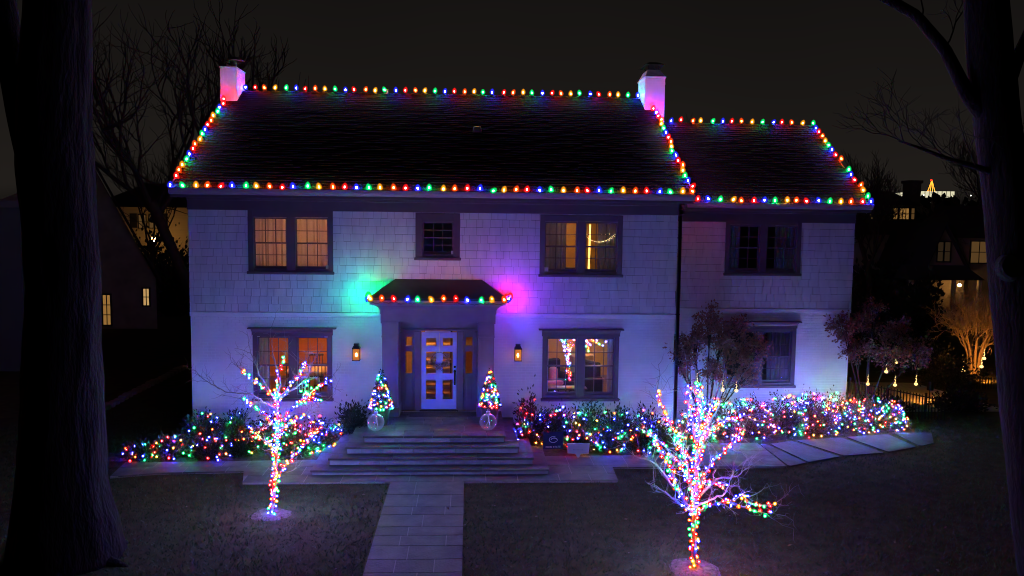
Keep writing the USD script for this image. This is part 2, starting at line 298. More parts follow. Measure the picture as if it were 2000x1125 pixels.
# windows: name -> (x0, x1, z0, z1) of the casing, sashes, glass z range, columns
WIN = {
    'UL': dict(c=(-4.81, -2.69, 4.23, 5.80), s=[(-4.68, -3.85), (-3.64, -2.81)], g=(4.37, 5.58), cols=3, y=0),
    'UC': dict(c=(-.61, .52, 4.62, 5.78), s=[(-.43, .35)], g=(4.78, 5.52), cols=3, y=0),
    'UR': dict(c=(2.57, 4.71, 4.22, 5.77), s=[(2.70, 3.54), (3.74, 4.58)], g=(4.36, 5.56), cols=3, y=0),
    'LL': dict(c=(-4.73, -2.73, .97, 2.63), s=[(-4.62, -3.82), (-3.62, -2.84)], g=(1.13, 2.55), cols=3, y=0),
    'LR': dict(c=(2.68, 4.68, .97, 2.63), s=[(2.79, 3.58), (3.78, 4.57)], g=(1.13, 2.55), cols=3, y=0),
    'WU': dict(c=(7.76, 9.87, 4.22, 5.72), s=[(7.88, 8.72), (8.92, 9.75)], g=(4.36, 5.52), cols=3, y=WY),
    'WL': dict(c=(7.80, 9.84, 1.10, 2.72), s=[(7.92, 8.70), (8.92, 9.72)], g=(1.24, 2.60), cols=3, y=WY),
}
def hole(k): w = WIN[k]; return sbox(w['c'][0] + .05, w['c'][2] + .05, w['c'][1] - .05, w['c'][3] - .03)
DOORHOLE = sbox(-1.0, .6, 1.0, 3.0)
low = sbox(XL, FZ, XR, ZB).difference(union_all([hole('LL'), hole('LR'), DOORHOLE]))
up = sbox(XL - .01, ZB, XR + .01, ZS + .5).difference(union_all([hole('UL'), hole('UC'), hole('UR')]))
wlow = sbox(XR + .25, FZ, WX1, ZB + .05).difference(hole('WL')); wup = sbox(XR + .25, ZB + .05, WX1 + .02, ZS + .5).difference(hole('WU'))
lw = MB().add(*sheet(low, 0, .24)).build('lower_wall', MORTAR, house)
uw = MB().add(*sheet(up, 0, .24)).build('upper_wall', GAP_SHADE, house)
wlw = MB().add(*sheet(wlow, WY, .24)).build('wing_lower_wall', MORTAR, house)
wuw = MB().add(*sheet(wup, WY, .24)).build('wing_upper_wall', GAP_SHADE, house)
sw = MB()
sw.box(XL, XL + .24, .24, DEP, FZ, ZS + .5); sw.box(XR - .24, XR, .24, DEP, FZ, ZS + .5); sw.box(XL, XR, DEP - .24, DEP, FZ, ZS + .5)
sw.box(WX1 - .24, WX1, WY + .24, 8.6, FZ, ZS + .4); sw.box(XR, WX1, 8.36, 8.6, FZ, ZS + .4)
RS = .585
for xx in (XL, XR - .24):                                     # gables
    sw.add([(xx, 0.25, ZS + .5), (xx, DEP, ZS + .5), (xx, 4.85, ZS + .42 + RS * 4.85), (xx + .24, 0.25, ZS + .5), (xx + .24, DEP, ZS + .5), (xx + .24, 4.85, ZS + .42 + RS * 4.85)], [[0, 2, 1], [3, 4, 5], [0, 3, 5], [0, 5, 2], [1, 2, 5], [1, 5, 4]])
sw.add([(WX1 - .24, 1.3, ZS + .4), (WX1 - .24, 8.6, ZS + .4), (WX1 - .24, 4.7, 8.5), (WX1, 1.3, ZS + .4), (WX1, 8.6, ZS + .4), (WX1, 4.7, 8.5)], [[0, 2, 1], [3, 4, 5], [0, 3, 5], [0, 5, 2], [1, 2, 5], [1, 5, 4]])
sw.build('side_wall', MORTAR, house)
# painted bricks: all real, joined per wall
def bricks(poly, y, seed, wl=.203, hh=.0735, j=.009):
    R = rng(seed); mb = MB(); x0, z0, x1, z1 = poly.bounds; z = z0; row = 0; P, F = [], []
    from shapely import intersection, box as vbox
    boxes = []
    while z < z1 - .02:
        x = x0 - (wl / 2 if row % 2 else 0)
        while x < x1:
            boxes.append((max(x, x0) + j / 2, z + j / 2, min(x + wl, x1) - j / 2, min(z + hh, z1) - j / 2)); x += wl
        z += hh; row += 1
    b = np.array([q for q in boxes if q[2] - q[0] > .02 and q[3] - q[1] > .01])
    parts = intersection(vbox(*b.T), poly)
    for gg in parts:
        for p in getattr(gg, 'geoms', [gg]):
            if p.area > .0006:
                a0, b0, a1, b1 = p.bounds; d = y - R.uniform(.004, .010); t = R.normal(0, .0012, 4)
                mb.add([(a0, d + t[0], b0), (a1, d + t[1], b0), (a1, d + t[2], b1), (a0, d + t[3], b1), (a0 - .002, y + .001, b0 - .002), (a1 + .002, y + .001, b0 - .002), (a1 + .002, y + .001, b1 + .002), (a0 - .002, y + .001, b1 + .002)],
                       [[0, 1, 2, 3], [4, 5, 1, 0], [5, 6, 2, 1], [6, 7, 3, 2], [7, 4, 0, 3]])
    return mb
bricks(low.difference(sbox(-1.05, .6, 1.05, 3.1)), 0, 31).build('brick_facing', BRICK, lw, kind='stuff')
bricks(wlow, WY, 32).build('brick_facing', BRICK, wlw, kind='stuff')
# wall shingles, one by one
def shingles(poly, y, seed, par, limit, exp=.2):
    R = rng(seed); x0, z0, x1, z1 = poly.bounds; z = z0; n = 0; rest = MB()
    while z < z1 - .05:
        x = x0 - R.uniform(0, .2); zt = min(z + exp, z1)
        while x < x1:
            w = R.uniform(.16, .34)
            q = sbox(max(x, x0) + .003, z + .009, min(x + w, x1) - .004, zt).intersection(poly)
            for p in getattr(q, 'geoms', [q]):
                if p.is_empty or p.area < .003: continue
                a0, b0, a1, b1 = p.bounds; but = R.uniform(.024, .036); dz = R.uniform(-.006, .004); tw = R.normal(0, .002)
                mb = MB().hexa([(a0, y - but + tw, b0 + dz), (a1, y - but - tw, b0 + dz), (a1, y - .001, b0 + dz), (a0, y - .001, b0 + dz), (a0, y - .010, b1), (a1, y - .010, b1), (a1, y - .0005, b1), (a0, y - .0005, b1)])
                if n < limit and p.area > .02: mb.build('shingle', SHINGLE, par); n += 1
                else: rest.add(mb.v[0], mb.f[0])
            x += w
        z += exp
    if rest.n: rest.build('shingle_field', SHINGLE, par, kind='stuff')
shingles(up.intersection(sbox(-9, ZB, 9, ZS)), 0, 33, uw, 300)
shingles(wup.intersection(sbox(-9, ZB, 19, ZS - .08)), WY, 34, wuw, 0)
bd = MB(); bd.bbox(XL - .012, XR + .012, -.045, .0, ZB - .11, ZB - .004); bd.build('belt_board', BRICK, house)
MB().bbox(XR + .25, WX1 + .012, WY - .045, WY, ZB - .06, ZB + .046).build('belt_board', BRICK, house)
# eaves: frieze, soffit, gutter
for nm, x0, x1, yw, zt, xg0, xg1 in (('main', XL - .02, XR + .02, 0., 6.30, -6.58, 6.44), ('wing', XR + .1, WX1 + .02, WY, 6.15, 6.46, 11.62)):
    fr = MB(); fr.bbox(x0, x1, yw - .05, yw + .01, zt - .51, zt - .2); fr.bbox(x0, x1, yw - .085, yw - .05, zt - .27, zt - .2)
    fr.build('frieze_board', TRIM, house)
    so = MB().bbox(xg0, xg1, yw - .42, yw + .2, zt - .2, zt - .165); so.build('soffit', TRIM, house)
    fa = MB().bbox(xg0, xg1, yw - .43, yw - .4, zt - .215, zt + .0); fa.build('fascia', TRIM, house)
    gp = [(yw - .43, zt - .14), (yw - .5, zt - .13), (yw - .535, zt - .06), (yw - .55, zt), (yw - .55, zt + .012), (yw - .535, zt + .012), (yw - .52, zt - .05), (yw - .49, zt - .115), (yw - .43, zt - .125)]
    MB().prism(gp, xg0, xg1).build('gutter', TRIM2, house)
dn = MB().bbox(XR + .045, XR + .125, -.02, .06, .14, 5.78, .012); dn.bbox(XR + .045, XR + .125, -.22, .06, .05, .13, .012)
for z_ in (1.2, 3.2, 5.2): dn.box(XR - .0, XR + .13, -.025, .065, z_, z_ + .03)
for (y_, z_) in ((-.18, 5.95), (-.36, 6.1)): dn.bbox(XR + .045, XR + .125, y_ - .1, y_ + .14, z_ - .14, z_ - .03, .012); dn.build('downspout', TRIM, house)
# roofs: courses of shingles as real steps
def roof(x0, x1, y0, z0, sl, yr, yback, name):
    ex = .142; L = math.hypot(1, sl); R = rng(41); mb = MB()
    nrow = int((yr - y0) * L / ex) + 1; nrm = np.array([0, -sl, 1]) / L
    for i in range(nrow):
        t0, t1 = i * ex / L, min((i + 1) * ex / L + .03, yr - y0)
        x = x0 - R.uniform(0, .2)
        while x < x1:
            w = R.uniform(.22, .42); a, b = max(x, x0) + .003, min(x + w, x1) - .003; x += w
            if b - a < .02: continue
            th = R.uniform(.013, .024); jt = R.uniform(-.01, .006)
            p0, p1 = np.array([0, y0 + t0 + jt, z0 + (t0 + jt) * sl]), np.array([0, y0 + t1, z0 + t1 * sl])
            o = lambda xx, p, hgt: (xx, *(p + nrm * hgt)[1:])
            mb.hexa([o(a, p0, 0), o(b, p0, 0), o(b, p1, 0), o(a, p1, 0), o(a, p0, th), o(b, p0, th), o(b, p1, .004), o(a, p1, .004)])
    m = mb.build(name + '_shingles' if False else 'roof_shingle_course', ROOF, None) if False else mb
    zr = z0 + (yr - y0) * sl
    deck = MB(); deck.add([(x0, y0, z0 - .02), (x1, y0, z0 - .02), (x1, yr, zr - .02), (x0, yr, zr - .02), (x0, yback, zr - .02 - (yback - yr) * sl), (x1, yback, zr - .02 - (yback - yr) * sl),
                           (x0, y0, z0 - .1), (x1, y0, z0 - .1), (x1, yr, zr - .1), (x0, yr, zr - .1), (x0, yback, zr - .1 - (yback - yr) * sl), (x1, yback, zr - .1 - (yback - yr) * sl)],
                          [[0, 1, 2, 3], [3, 2, 5, 4], [6, 9, 8, 7], [9, 10, 11, 8], [0, 6, 7, 1], [4, 5, 11, 10], [0, 3, 9, 6], [3, 4, 10, 9], [1, 7, 8, 2], [2, 8, 11, 5]])
    rf = deck.build(name, ROOF, house)
    mb.build('shingle_courses', ROOF, rf, kind='stuff')
    rc = MB(); x = x0
    while x < x1 - .02:
        w = min(.3, x1 - x); rc.hexa([(x + .003, yr - .14, zr - .14 * sl - .0 + .012), (x + w - .003, yr - .14, zr - .14 * sl + .012), (x + w - .003, yr + .14, zr - .14 * sl + .012), (x + .003, yr + .14, zr - .14 * sl + .012),
                                        (x + .003, yr - .03, zr + .03), (x + w - .003, yr - .03, zr + .03), (x + w - .003, yr + .03, zr + .03), (x + .003, yr + .03, zr + .03)]); x += w
    rc.build('ridge_cap', ROOF, rf)
    for xx in (x0, x1):
        rk = MB(); s_ = 1 if xx == x0 else -1
        rk.add([(xx - s_ * .03, y0, z0 - .14), (xx - s_ * .03, yr, zr - .14), (xx - s_ * .03, yr, zr + .012), (xx - s_ * .03, y0, z0 + .012), (xx + s_ * .002, y0, z0 - .14), (xx + s_ * .002, yr, zr - .14), (xx + s_ * .002, yr, zr + .012), (xx + s_ * .002, y0, z0 + .012)],
               [[0, 1, 2, 3], [4, 7, 6, 5], [0, 4, 5, 1], [3, 2, 6, 7], [0, 3, 7, 4], [1, 5, 6, 2]]); rk.build('rake_board', TRIM, rf)
    return rf
RF = roof(-6.55, 6.41, -.5, 6.31, RS, 4.85, 10.2, 'roof')
WRS = .62
roof(6.42, 11.57, .6, 6.16, WRS, 4.7, 8.9, 'wing_roof')
vb = at(932, 268, 2.6); zz = 6.31 + RS * (vb[1] + .5)
vt = MB(); vt.hexa([(vb[0] - .13, vb[1] - .1, zz - .05), (vb[0] + .13, vb[1] - .1, zz - .05), (vb[0] + .13, vb[1] + .2, zz + .1), (vb[0] - .13, vb[1] + .2, zz + .1), (vb[0] - .09, vb[1] - .08, zz + .12), (vb[0] + .09, vb[1] - .08, zz + .12), (vb[0] + .09, vb[1] + .15, zz + .17), (vb[0] - .09, vb[1] + .15, zz + .17)])
vt.build('roof_vent', METAL, house)
pv = MB().tube([(-1.9, 5.6, 8.9), (-1.9, 5.6, 9.72)], .06, 10); pv.build('vent_pipe', CAPM, house)
# chimneys
def chimney(x0, x1, y0, y1, zb, zt, seed):
    ch = part('chimney', house)
    MB().box(x0, x1, y0, y1, zb, zt).build('core', MORTAR, ch)
    R = rng(seed); mb = MB(); hh = .076; z = zb; row = 0
    def run(fn, L, row):
        u = -(.1 if row % 2 else 0)
        while u < L - .01:
            a, b = max(u, 0) + .004, min(u + .205, L) - .004; u += .205
            if b - a > .02: fn(a, b, R.uniform(.004, .010))
    while z < zt - .03:
        za, zc = z + .004, min(z + hh, zt) - .004
        run(lambda a, b, d: mb.box(x0 + a, x0 + b, y0 - d, y0 + .001, za, zc), x1 - x0, row)
        run(lambda a, b, d: mb.box(x0 + a, x0 + b, y1 - .001, y1 + d, za, zc), x1 - x0, row)
        run(lambda a, b, d: mb.box(x1 - .001, x1 + d, y0 + a, y0 + b, za, zc), y1 - y0, row + 1)
        run(lambda a, b, d: mb.box(x0 - d, x0 + .001, y0 + a, y0 + b, za, zc), y1 - y0, row + 1)
        z += hh; row += 1
    mb.build('brick_facing', BRICK, ch, kind='stuff')
    return ch
c1 = chimney(-6.67, -6.2, 4.2, 5.15, 6.0, 10.04, 51)
MB().bbox(-6.69, -6.18, 4.18, 5.17, 10.04, 10.08).build('crown', CAPM, c1)
fl = MB().tube([(-6.4, 4.62, 10.06), (-6.4, 4.62, 10.3)], .11, 12); fl.build('flue', POT, c1)
fc = MB().hexa([(-6.58, 4.5, 10.1), (-6.45, 4.5, 10.1), (-6.45, 4.56, 10.1), (-6.58, 4.56, 10.1), (-6.58, 4.5, 10.22), (-6.45, 4.5, 10.16), (-6.45, 4.56, 10.16), (-6.58, 4.56, 10.22)]); fc.build('crown_block', CAPM, c1)
fc = MB().lathe([(.27, 10.30), (.28, 10.33), (.12, 10.43), (.01, 10.44)], (-6.36, 4.66, 0), 14); fc.build('flue_cap', POT, c1)
c2 = chimney(6.1, 6.7, 4.15, 5.2, 6.0, 10.0, 52)
MB().bbox(6.07, 6.73, 4.12, 5.23, 10.0, 10.05).build('crown', BRICK, c2)
MB().hexa([(6.09, 4.14, 10.05), (6.71, 4.14, 10.05), (6.71, 5.21, 10.05), (6.09, 5.21, 10.05), (6.2, 4.35, 10.28), (6.58, 4.35, 10.28), (6.58, 5.0, 10.28), (6.2, 5.0, 10.28)]).build('sloped_crown', CAPM, c2)
hd = MB()
for xx, yy in ((6.23, 4.4), (6.55, 4.4), (6.23, 4.95), (6.55, 4.95), (6.39, 4.4)): hd.tube([(xx, yy, 10.26), (xx, yy, 10.44)], .012, 5)
hd.build('hood_post', METAL, c2)
MB().hexa([(6.1, 4.2, 10.42), (6.7, 4.2, 10.42), (6.7, 5.15, 10.42), (6.1, 5.15, 10.42), (6.28, 4.45, 10.53), (6.52, 4.45, 10.53), (6.52, 4.9, 10.53), (6.28, 4.9, 10.53)]).build('hood', METAL, c2)

# ---- windows
def curtain(x0, x1, z0, z1, y, amp=.018, wl=.11, seed=0):
    R = rng(seed); n = max(int((x1 - x0) / .018), 4); x = np.linspace(x0, x1, n)
    yy = y + amp * np.sin(x * 2 * np.pi / wl + R.uniform(0, 6)) + amp * .5 * np.sin(x * 2 * np.pi / wl * 1.7)
    v = np.concatenate([np.stack([x, yy, np.full(n, z0)], 1), np.stack([x, y + (yy - y) * .7, np.full(n, z1)], 1)])
    return MB().add(v, [[i, i + 1, n + i + 1, n + i] for i in range(n - 1)])
WP = {}
for key, w in WIN.items():
    cx0, cx1, z0, z1 = w['c']; g0, g1 = w['g']; y = w['y']; wn = part('window', house); WP[key] = wn
    S = w['s']; cs = MB(); sx0, sx1 = S[0][0], S[-1][1]
    cs.bbox(cx0, sx0, y - .05, y + .10, z0, z1, .006); cs.bbox(sx1, cx1, y - .05, y + .10, z0, z1, .006); cs.bbox(sx0, sx1, y - .047, y + .10, g1 + .045, z1 - .002, .006)
    for (a, b), (c, d) in zip(S, S[1:]): cs.bbox(b, c, y - .044, y + .10, z0 + .03, g1 + .045, .006)
    cs.bbox(sx0, sx1, y - .03, y + .10, z0 + .025, g0 - .047, .005)
    cs.build('casing', TRIM, wn)
    MB().bbox(cx0 - .03, cx1 + .03, y - .10, y + .1, z0 - .045, z0 + .03, .01).build('sill', TRIM, wn)
    if key[0] == 'L' or key == 'WL':
        hp = [(y, z1), (y - .052, z1), (y - .054, z1 + .07), (y - .075, z1 + .10), (y - .12, z1 + .135), (y - .15, z1 + .15), (y - .15, z1 + .18), (y, z1 + .195)]
        MB().prism(hp, cx0 - .02, cx1 + .02).build('head_cornice', TRIM, wn)
        MB().bbox(cx0 - .11, cx1 + .11, y - .155, y, z1 + .165, z1 + .20, .006).build('head_cap', TRIM, wn)
    zm = (g0 + g1) / 2
    for (a, b) in S:
        for up_ in (1, 0):
            za, zb = (zm - .02, g1 + .04) if up_ else (g0 - .05, zm + .02); yf = y + (.02 if up_ else .052); fw = .034
            sh = MB(); sh.bbox(a, a + fw, yf, yf + .03, za, zb, .003); sh.bbox(b - fw, b, yf, yf + .03, za, zb, .003)
            ba, bt = (.04 if up_ else .07), .04
            sh.bbox(a + fw, b - fw, yf + .001, yf + .03, za, za + ba, .003); sh.bbox(a + fw, b - fw, yf + .001, yf + .03, zb - bt, zb, .003)
            sh.build('sash', TRIM, wn)
            nx, nz = w['cols'], 2; xs = np.linspace(a + fw, b - fw, nx + 1); zs = np.linspace(za + ba, zb - bt, nz + 1); mu = MB(); m_ = .009
            for xx in xs[1:-1]: mu.box(xx - m_, xx + m_, yf + .003, yf + .026, za + ba, zb - bt)
            for zz in zs[1:-1]:
                for i in range(nx): mu.box(xs[i] + (m_ if i else 0), xs[i + 1] - (m_ if i < nx - 1 else 0), yf + .004, yf + .025, zz - m_, zz + m_)
            mu.build('muntin', TRIM, wn)
            for i in range(nx):
                for j in range(nz):
                    MB().box(xs[i] + (m_ if i else 0), xs[i + 1] - (m_ if i < nx - 1 else 0), yf + .013, yf + .017, zs[j] + (m_ if j else 0), zs[j + 1] - (m_ if j < nz - 1 else 0)).build('pane', GLASS, wn)
curtain(-4.70, -3.80, 4.30, 5.64, .22, .022, .12, 1).build('curtain', CURT, WP['UL']); curtain(-3.68, -2.78, 4.30, 5.64, .22, .022, .12, 2).build('curtain', CURT, WP['UL'])
curtain(2.66, 3.26, 4.3, 5.64, .22, .02, .1, 3).build('curtain', SHEER, WP['UR']); curtain(4.10, 4.62, 4.3, 5.64, .22, .02, .1, 4).build('curtain', SHEER, WP['UR'])
curtain(7.84, 8.24, 4.3, 5.6, WY + .22, .02, .1, 5).build('curtain', SHEER, WP['WU']); curtain(9.22, 9.8, 4.3, 5.6, WY + .22, .02, .1, 6).build('curtain', SHEER, WP['WU'])
curtain(9.12, 9.78, 1.2, 2.68, WY + .22, .02, .1, 7).build('curtain', SHEER, WP['WL'])
curtain(-4.68, -4.36, 1.1, 2.6, .22, .02, .1, 8).build('curtain', SHEER, WP['LL']); curtain(2.74, 2.86, 1.1, 2.6, .22, .015, .06, 9).build('curtain', SHEER, WP['LR']); curtain(4.42, 4.62, 1.1, 2.6, .22, .015, .06, 10).build('curtain', SHEER, WP['LR'])
bl = MB()
for i in range(30): bl.hexa([(-.42, .11, 4.72 + i * .028), (.34, .11, 4.72 + i * .028), (.34, .135, 4.732 + i * .028), (-.42, .135, 4.732 + i * .028), (-.42, .111, 4.722 + i * .028), (.34, .111, 4.722 + i * .028), (.34, .136, 4.734 + i * .028), (-.42, .136, 4.734 + i * .028)])
bl.build('blind_slats', BLIND, WP['UC'])
# ---- rooms behind the windows
def room(name, x0, x1, y0, y1, z0, z1, wall, floor=(.10, .06, .035)):
    m = MB().add([(x0, y0, z0), (x1, y0, z0), (x1, y1, z0), (x0, y1, z0), (x0, y0, z1), (x1, y0, z1), (x1, y1, z1), (x0, y1, z1)], [[4, 7, 6, 5], [3, 2, 6, 7], [0, 3, 7, 4], [1, 5, 6, 2]])
    r = m.build(name, mat(name + '_wall_paint', wall, .8, .05), house)
    MB().box(x0, x1, y0, y1, z0 - .05, z0 - .002).build('floor', mat(name + '_floorboard', floor, .4, .3, 3., stretch=(1, 8, 1)), r)
    return r
room('dining_room', -6.0, -1.25, .26, 4.6, .70, 3.05, (.58, .18, .035))
room('entrance_hall', -1.2, 1.2, .26, 5.0, .64, 3.05, (.55, .33, .10))
room('living_room', 1.25, 5.9, .26, 4.8, .70, 3.05, (.50, .30, .11))
room('left_bedroom', -6.0, -1.25, .28, 4.4, 3.45, 6.0, (.55, .34, .2))
room('bathroom', -1.2, 1.2, .28, 2.4, 3.45, 6.0, (.12, .12, .12))
room('right_bedroom', 1.25, 5.9, .28, 3.2, 3.45, 6.0, (.62, .36, .06))
room('wing_bedroom', 6.45, 11.1, WY + .26, 4.6, 3.45, 5.95, (.05, .05, .055))
room('wing_sitting_room', 6.45, 11.1, WY + .26, 4.6, .75, 3.05, (.05, .048, .05))
WARM = (1., .52, .19)
LAMP = {}
def ceiling_lamp(x, y, z, L, label, r=.13):
    t = thing('ceiling_lamp', label, 'ceiling lamp', (x, y, z))
    MB().lathe([(.001, -.1), (r * .7, -.085), (r, -.03), (r * .9, .0), (.001, .0)], sides=16).build('shade', glow(f'lamp_shade_glow_{len(LAMP)}', WARM, L), t, smooth=True)
    MB().lathe([(.02, .0), (.06, .01), (.06, .03), (.001, .03)], sides=12).build('canopy', METAL, t); LAMP[len(LAMP)] = t
ceiling_lamp(-3.6, 2.0, 3.0, 420, 'round ceiling lamp in the orange dining room left of the door')
ceiling_lamp(-.75, 2.6, 3.0, 260, 'round ceiling lamp in the entrance hall behind the front door')
ceiling_lamp(4.6, 2.8, 3.0, 330, 'round ceiling lamp in the living room right of the door')
ceiling_lamp(-3.6, 1.6, 5.95, 240, 'round ceiling lamp behind the closed bedroom curtains')
ceiling_lamp(3.3, 1.3, 5.95, 170, 'round ceiling lamp in the yellow upstairs bedroom')

# ---- entrance: recess, door, sidelights, pilasters, portico
ent = MB()
YD = .12
sur = part('door_surround', house)
s = MB()
s.bbox(-1.0, -.92, YD - .04, YD + .1, .66, 2.72); s.bbox(-.64, -.47, YD - .06, YD + .1, .66, 2.74); s.bbox(.46, .64, YD - .06, YD + .1, .66, 2.74); s.bbox(.92, 1.0, YD - .04, YD + .1, .66, 2.72)
s.bbox(-.63, -.50, YD - .08, YD - .06, .66, 2.72); s.bbox(.49, .63, YD - .08, YD - .06, .66, 2.72)
s.bbox(-1.0, 1.0, YD - .05, YD + .1, 2.74, 2.80); s.bbox(-1.0, 1.0, YD - .02, YD + .1, 2.80, 3.1); s.bbox(-1.0, 1.0, YD - .075, YD - .02, 2.745, 2.775)
s.build('frame', TRIM2, sur)
for sx, (xa, xb) in enumerate(((-.92, -.64), (.64, .92))):
    sl = part('sidelight', house); pn = MB(); ga, gb = (xa + .05, xb - .06) if sx == 0 else (xa + .05, xb - .06)
    pn.bbox(xa, ga, YD - .02, YD + .03, .66, 2.74, .004); pn.bbox(gb, xb, YD - .02, YD + .03, .66, 2.74, .004)
    for a, b in ((.66, 1.63), (2.20, 2.36), (2.58, 2.74)): pn.bbox(ga, gb, YD - .018, YD + .03, a, b, .004)
    pn.bbox(ga + .02, gb - .02, YD - .024, YD - .016, .8, 1.52, .004)
    pn.build('panel', TRIM2, sl)
    for a, b in ((1.63, 2.20), (2.36, 2.58)): MB().box(ga, gb, YD + .008, YD + .012, a, b).build('pane', GLASS, sl)
door = part('door', house)
dx0, dx1, dz0, dz1 = -.46, .455, .68, 2.70
COL = [(-.34, -.085), (.095, .35)]; ROW = [(.94, 1.46), (1.62, 2.19), (2.35, 2.55)]
d = MB(); xs = [dx0, COL[0][0], COL[0][1], COL[1][0], COL[1][1], dx1]; zs = [dz0] + [q for r in ROW for q in r] + [dz1]
for i in (0, 2, 4): d.bbox(xs[i], xs[i + 1], YD - .01, YD + .035, dz0, dz1, .003)
for i in (1, 3):
    for j in (0, 2, 4, 6): d.bbox(xs[i], xs[i + 1], YD - .009, YD + .034, zs[j], zs[j + 1], .003)
d.build('leaf', DOORP, door)
for c_ in COL:
    for r_ in ROW: MB().box(*c_, YD + .01, YD + .014, *r_).build('pane', GLASS, door)
hn = MB(); hn.bbox(.385, .43, YD - .03, YD - .01, 1.32, 1.72); hn.tube([(.408, YD - .03, 1.40), (.408, YD - .075, 1.44), (.408, YD - .08, 1.55), (.408, YD - .03, 1.64)], .011, 8)
hn.tm(trimesh.creation.cylinder(.03, .03, transform=trimesh.transformations.translation_matrix((.408, YD - .03, 1.80)) @ trimesh.transformations.rotation_matrix(np.pi / 2, (1, 0, 0)))); hn.tm(trimesh.creation.icosphere(2, .032).apply_translation((.408, YD - .06, 1.68)))
hn.build('handle', METAL, door)
MB().bbox(-.5, .5, YD - .14, YD + .1, .652, .68).build('threshold', METAL, house)
PY = -.62
for k, (xa, xb) in enumerate(((-1.40, -1.0), (1.0, 1.40))):
    pl = part('pilaster', house); m = MB()
    m.bbox(xa, xb, PY, .06, .66, 2.66, .006); m.build('shaft', TRIM2, pl)
    MB().bbox(xa + .06, xb - .06, PY - .012, PY, 1.0, 2.6, .004).build('panel', TRIM2, pl)
    MB().bbox(xa - .03, xb + .03, PY - .035, .05, .655, .90, .01).build('base', TRIM2, pl)
    m = MB(); m.bbox(xa - .012, xb + .012, PY - .015, .05, 2.66, 2.72); m.bbox(xa - .005, xb + .005, PY - .008, .05, 2.72, 3.02); m.bbox(xa - .03, xb + .03, PY - .035, .05, 3.02, 3.07); m.build('capital', TRIM2, pl)
po = part('portico', house)
prof = [(0, 3.07), (.0, 3.07)]
def ring(off, z): return [(-1.43 - off, PY - .03 - off, z), (1.43 + off, PY - .03 - off, z), (1.43 + off, 0, z), (-1.43 - off, 0, z)]
stackp = [(0., 3.07), (0., 3.26), (.015, 3.262), (.02, 3.36), (.05, 3.42), (.11, 3.47), (.20, 3.51), (.24, 3.52), (.24, 3.56), (.27, 3.565), (.285, 3.66)]
v = np.array([p for o, z in stackp for p in ring(o, z)]); f = []
for i in range(len(stackp) - 1):
    for j in (0, 1, 3): f.append([i * 4 + j, i * 4 + (j + 1) % 4, i * 4 + 4 + (j + 1) % 4, i * 4 + 4 + j])
f.append([3, 2, 1, 0]); L_ = (len(stackp) - 1) * 4; f.append([L_, L_ + 1, L_ + 2, L_ + 3])
MB().add(v, f).build('entablature', TRIM2, po)
e = .31
base = [(-1.43 - e, PY - .03 - e, 3.66), (1.43 + e, PY - .03 - e, 3.66), (1.43 + e, -.003, 3.66), (-1.43 - e, -.003, 3.66)]
topv = [(-1.12, -.02, 4.09), (1.08, -.02, 4.09)]
MB().add([*base, *topv, (1.08, -.003, 4.09), (-1.12, -.003, 4.09)], [[0, 1, 5, 4], [4, 5, 6, 7]]).add([*base], [[3, 2, 1, 0]]).add([base[1], base[2], (1.08, -.003, 4.09), topv[1]], [[0, 1, 2, 3]]).add([base[3], base[0], topv[0], (-1.12, -.003, 4.09)], [[0, 1, 2, 3]]).build('roof', METAL, po)
MB().box(-1.43 - e, 1.43 + e, PY - .035 - e, PY - .02 - e, 3.625, 3.675).build('drip_edge', METAL, po)

# ================================================================== WALL LANTERNS
def lantern(x, label):
    t = thing('wall_lantern', label, 'wall lantern', (x, 0, 2.0), group=None)
    bk = MB(); bk.bbox(-.06, .06, -.03, -.01, .12, .42); bk.tube([(0, -.03, .36), (0, -.08, .40), (0, -.14, .40)], .012, 6); bk.build('back_plate', METAL, t)
    fr = MB()
    for sx in (-1, 1):
        for yy in (-.22, -.06): fr.box(sx * .085 - .008, sx * .085 + .008, yy - .008, yy + .008, .02, .31)
    fr.bbox(-.1, .1, -.235, -.045, .0, .022); fr.bbox(-.1, .1, -.235, -.045, .305, .325)
    fr.build('frame', METAL, t)
    MB().hexa([(-.1, -.235, .325), (.1, -.235, .325), (.1, -.045, .325), (-.1, -.045, .325), (-.06, -.19, .40), (.06, -.19, .40), (.06, -.09, .40), (-.06, -.09, .40)]).bbox(-.062, .062, -.195, -.085, .40, .44).build('roof', METAL, t)
    for a in ((-.077, .077, -.222, -.219), (-.077, .077, -.061, -.058)): MB().box(*a, .022, .305).build('pane', LGLASS, t)
    for a in ((-.087, -.084), (.084, .087)): MB().box(*a, -.212, -.068, .022, .305).build('pane', LGLASS, t)
    MB().lathe([(.001, .17), (.022, .155), (.03, .11), (.018, .07), (.001, .06)], (0, -.14, .03), 10).build('bulb', glow(f'lantern_bulb_{len(LAMP)}', (1., .42, .12), 90), t, smooth=True); LAMP[len(LAMP)] = t
    MB().tube([(0, -.14, .02), (0, -.14, .09)], .012, 8).build('candle_holder', METAL, t)
LGLASS = usdkit.material(stage, '/World/Looks/amber_lantern_glass', {'e': ('emission', {'color': (1., .36, .08), 'strength': .55}), 't': ('transparent_bsdf', {'color': (1., .88, .7)}), 'm': ('mix_closure', {'fac': .4})}, [('t.BSDF', 'm.closure1'), ('e.emission', 'm.closure2')], surface='m.closure')
lantern(-2.10, 'lit black wall lantern between the orange lit window and the door'); lantern(2.035, 'lit black wall lantern right of the door beside the living room window')

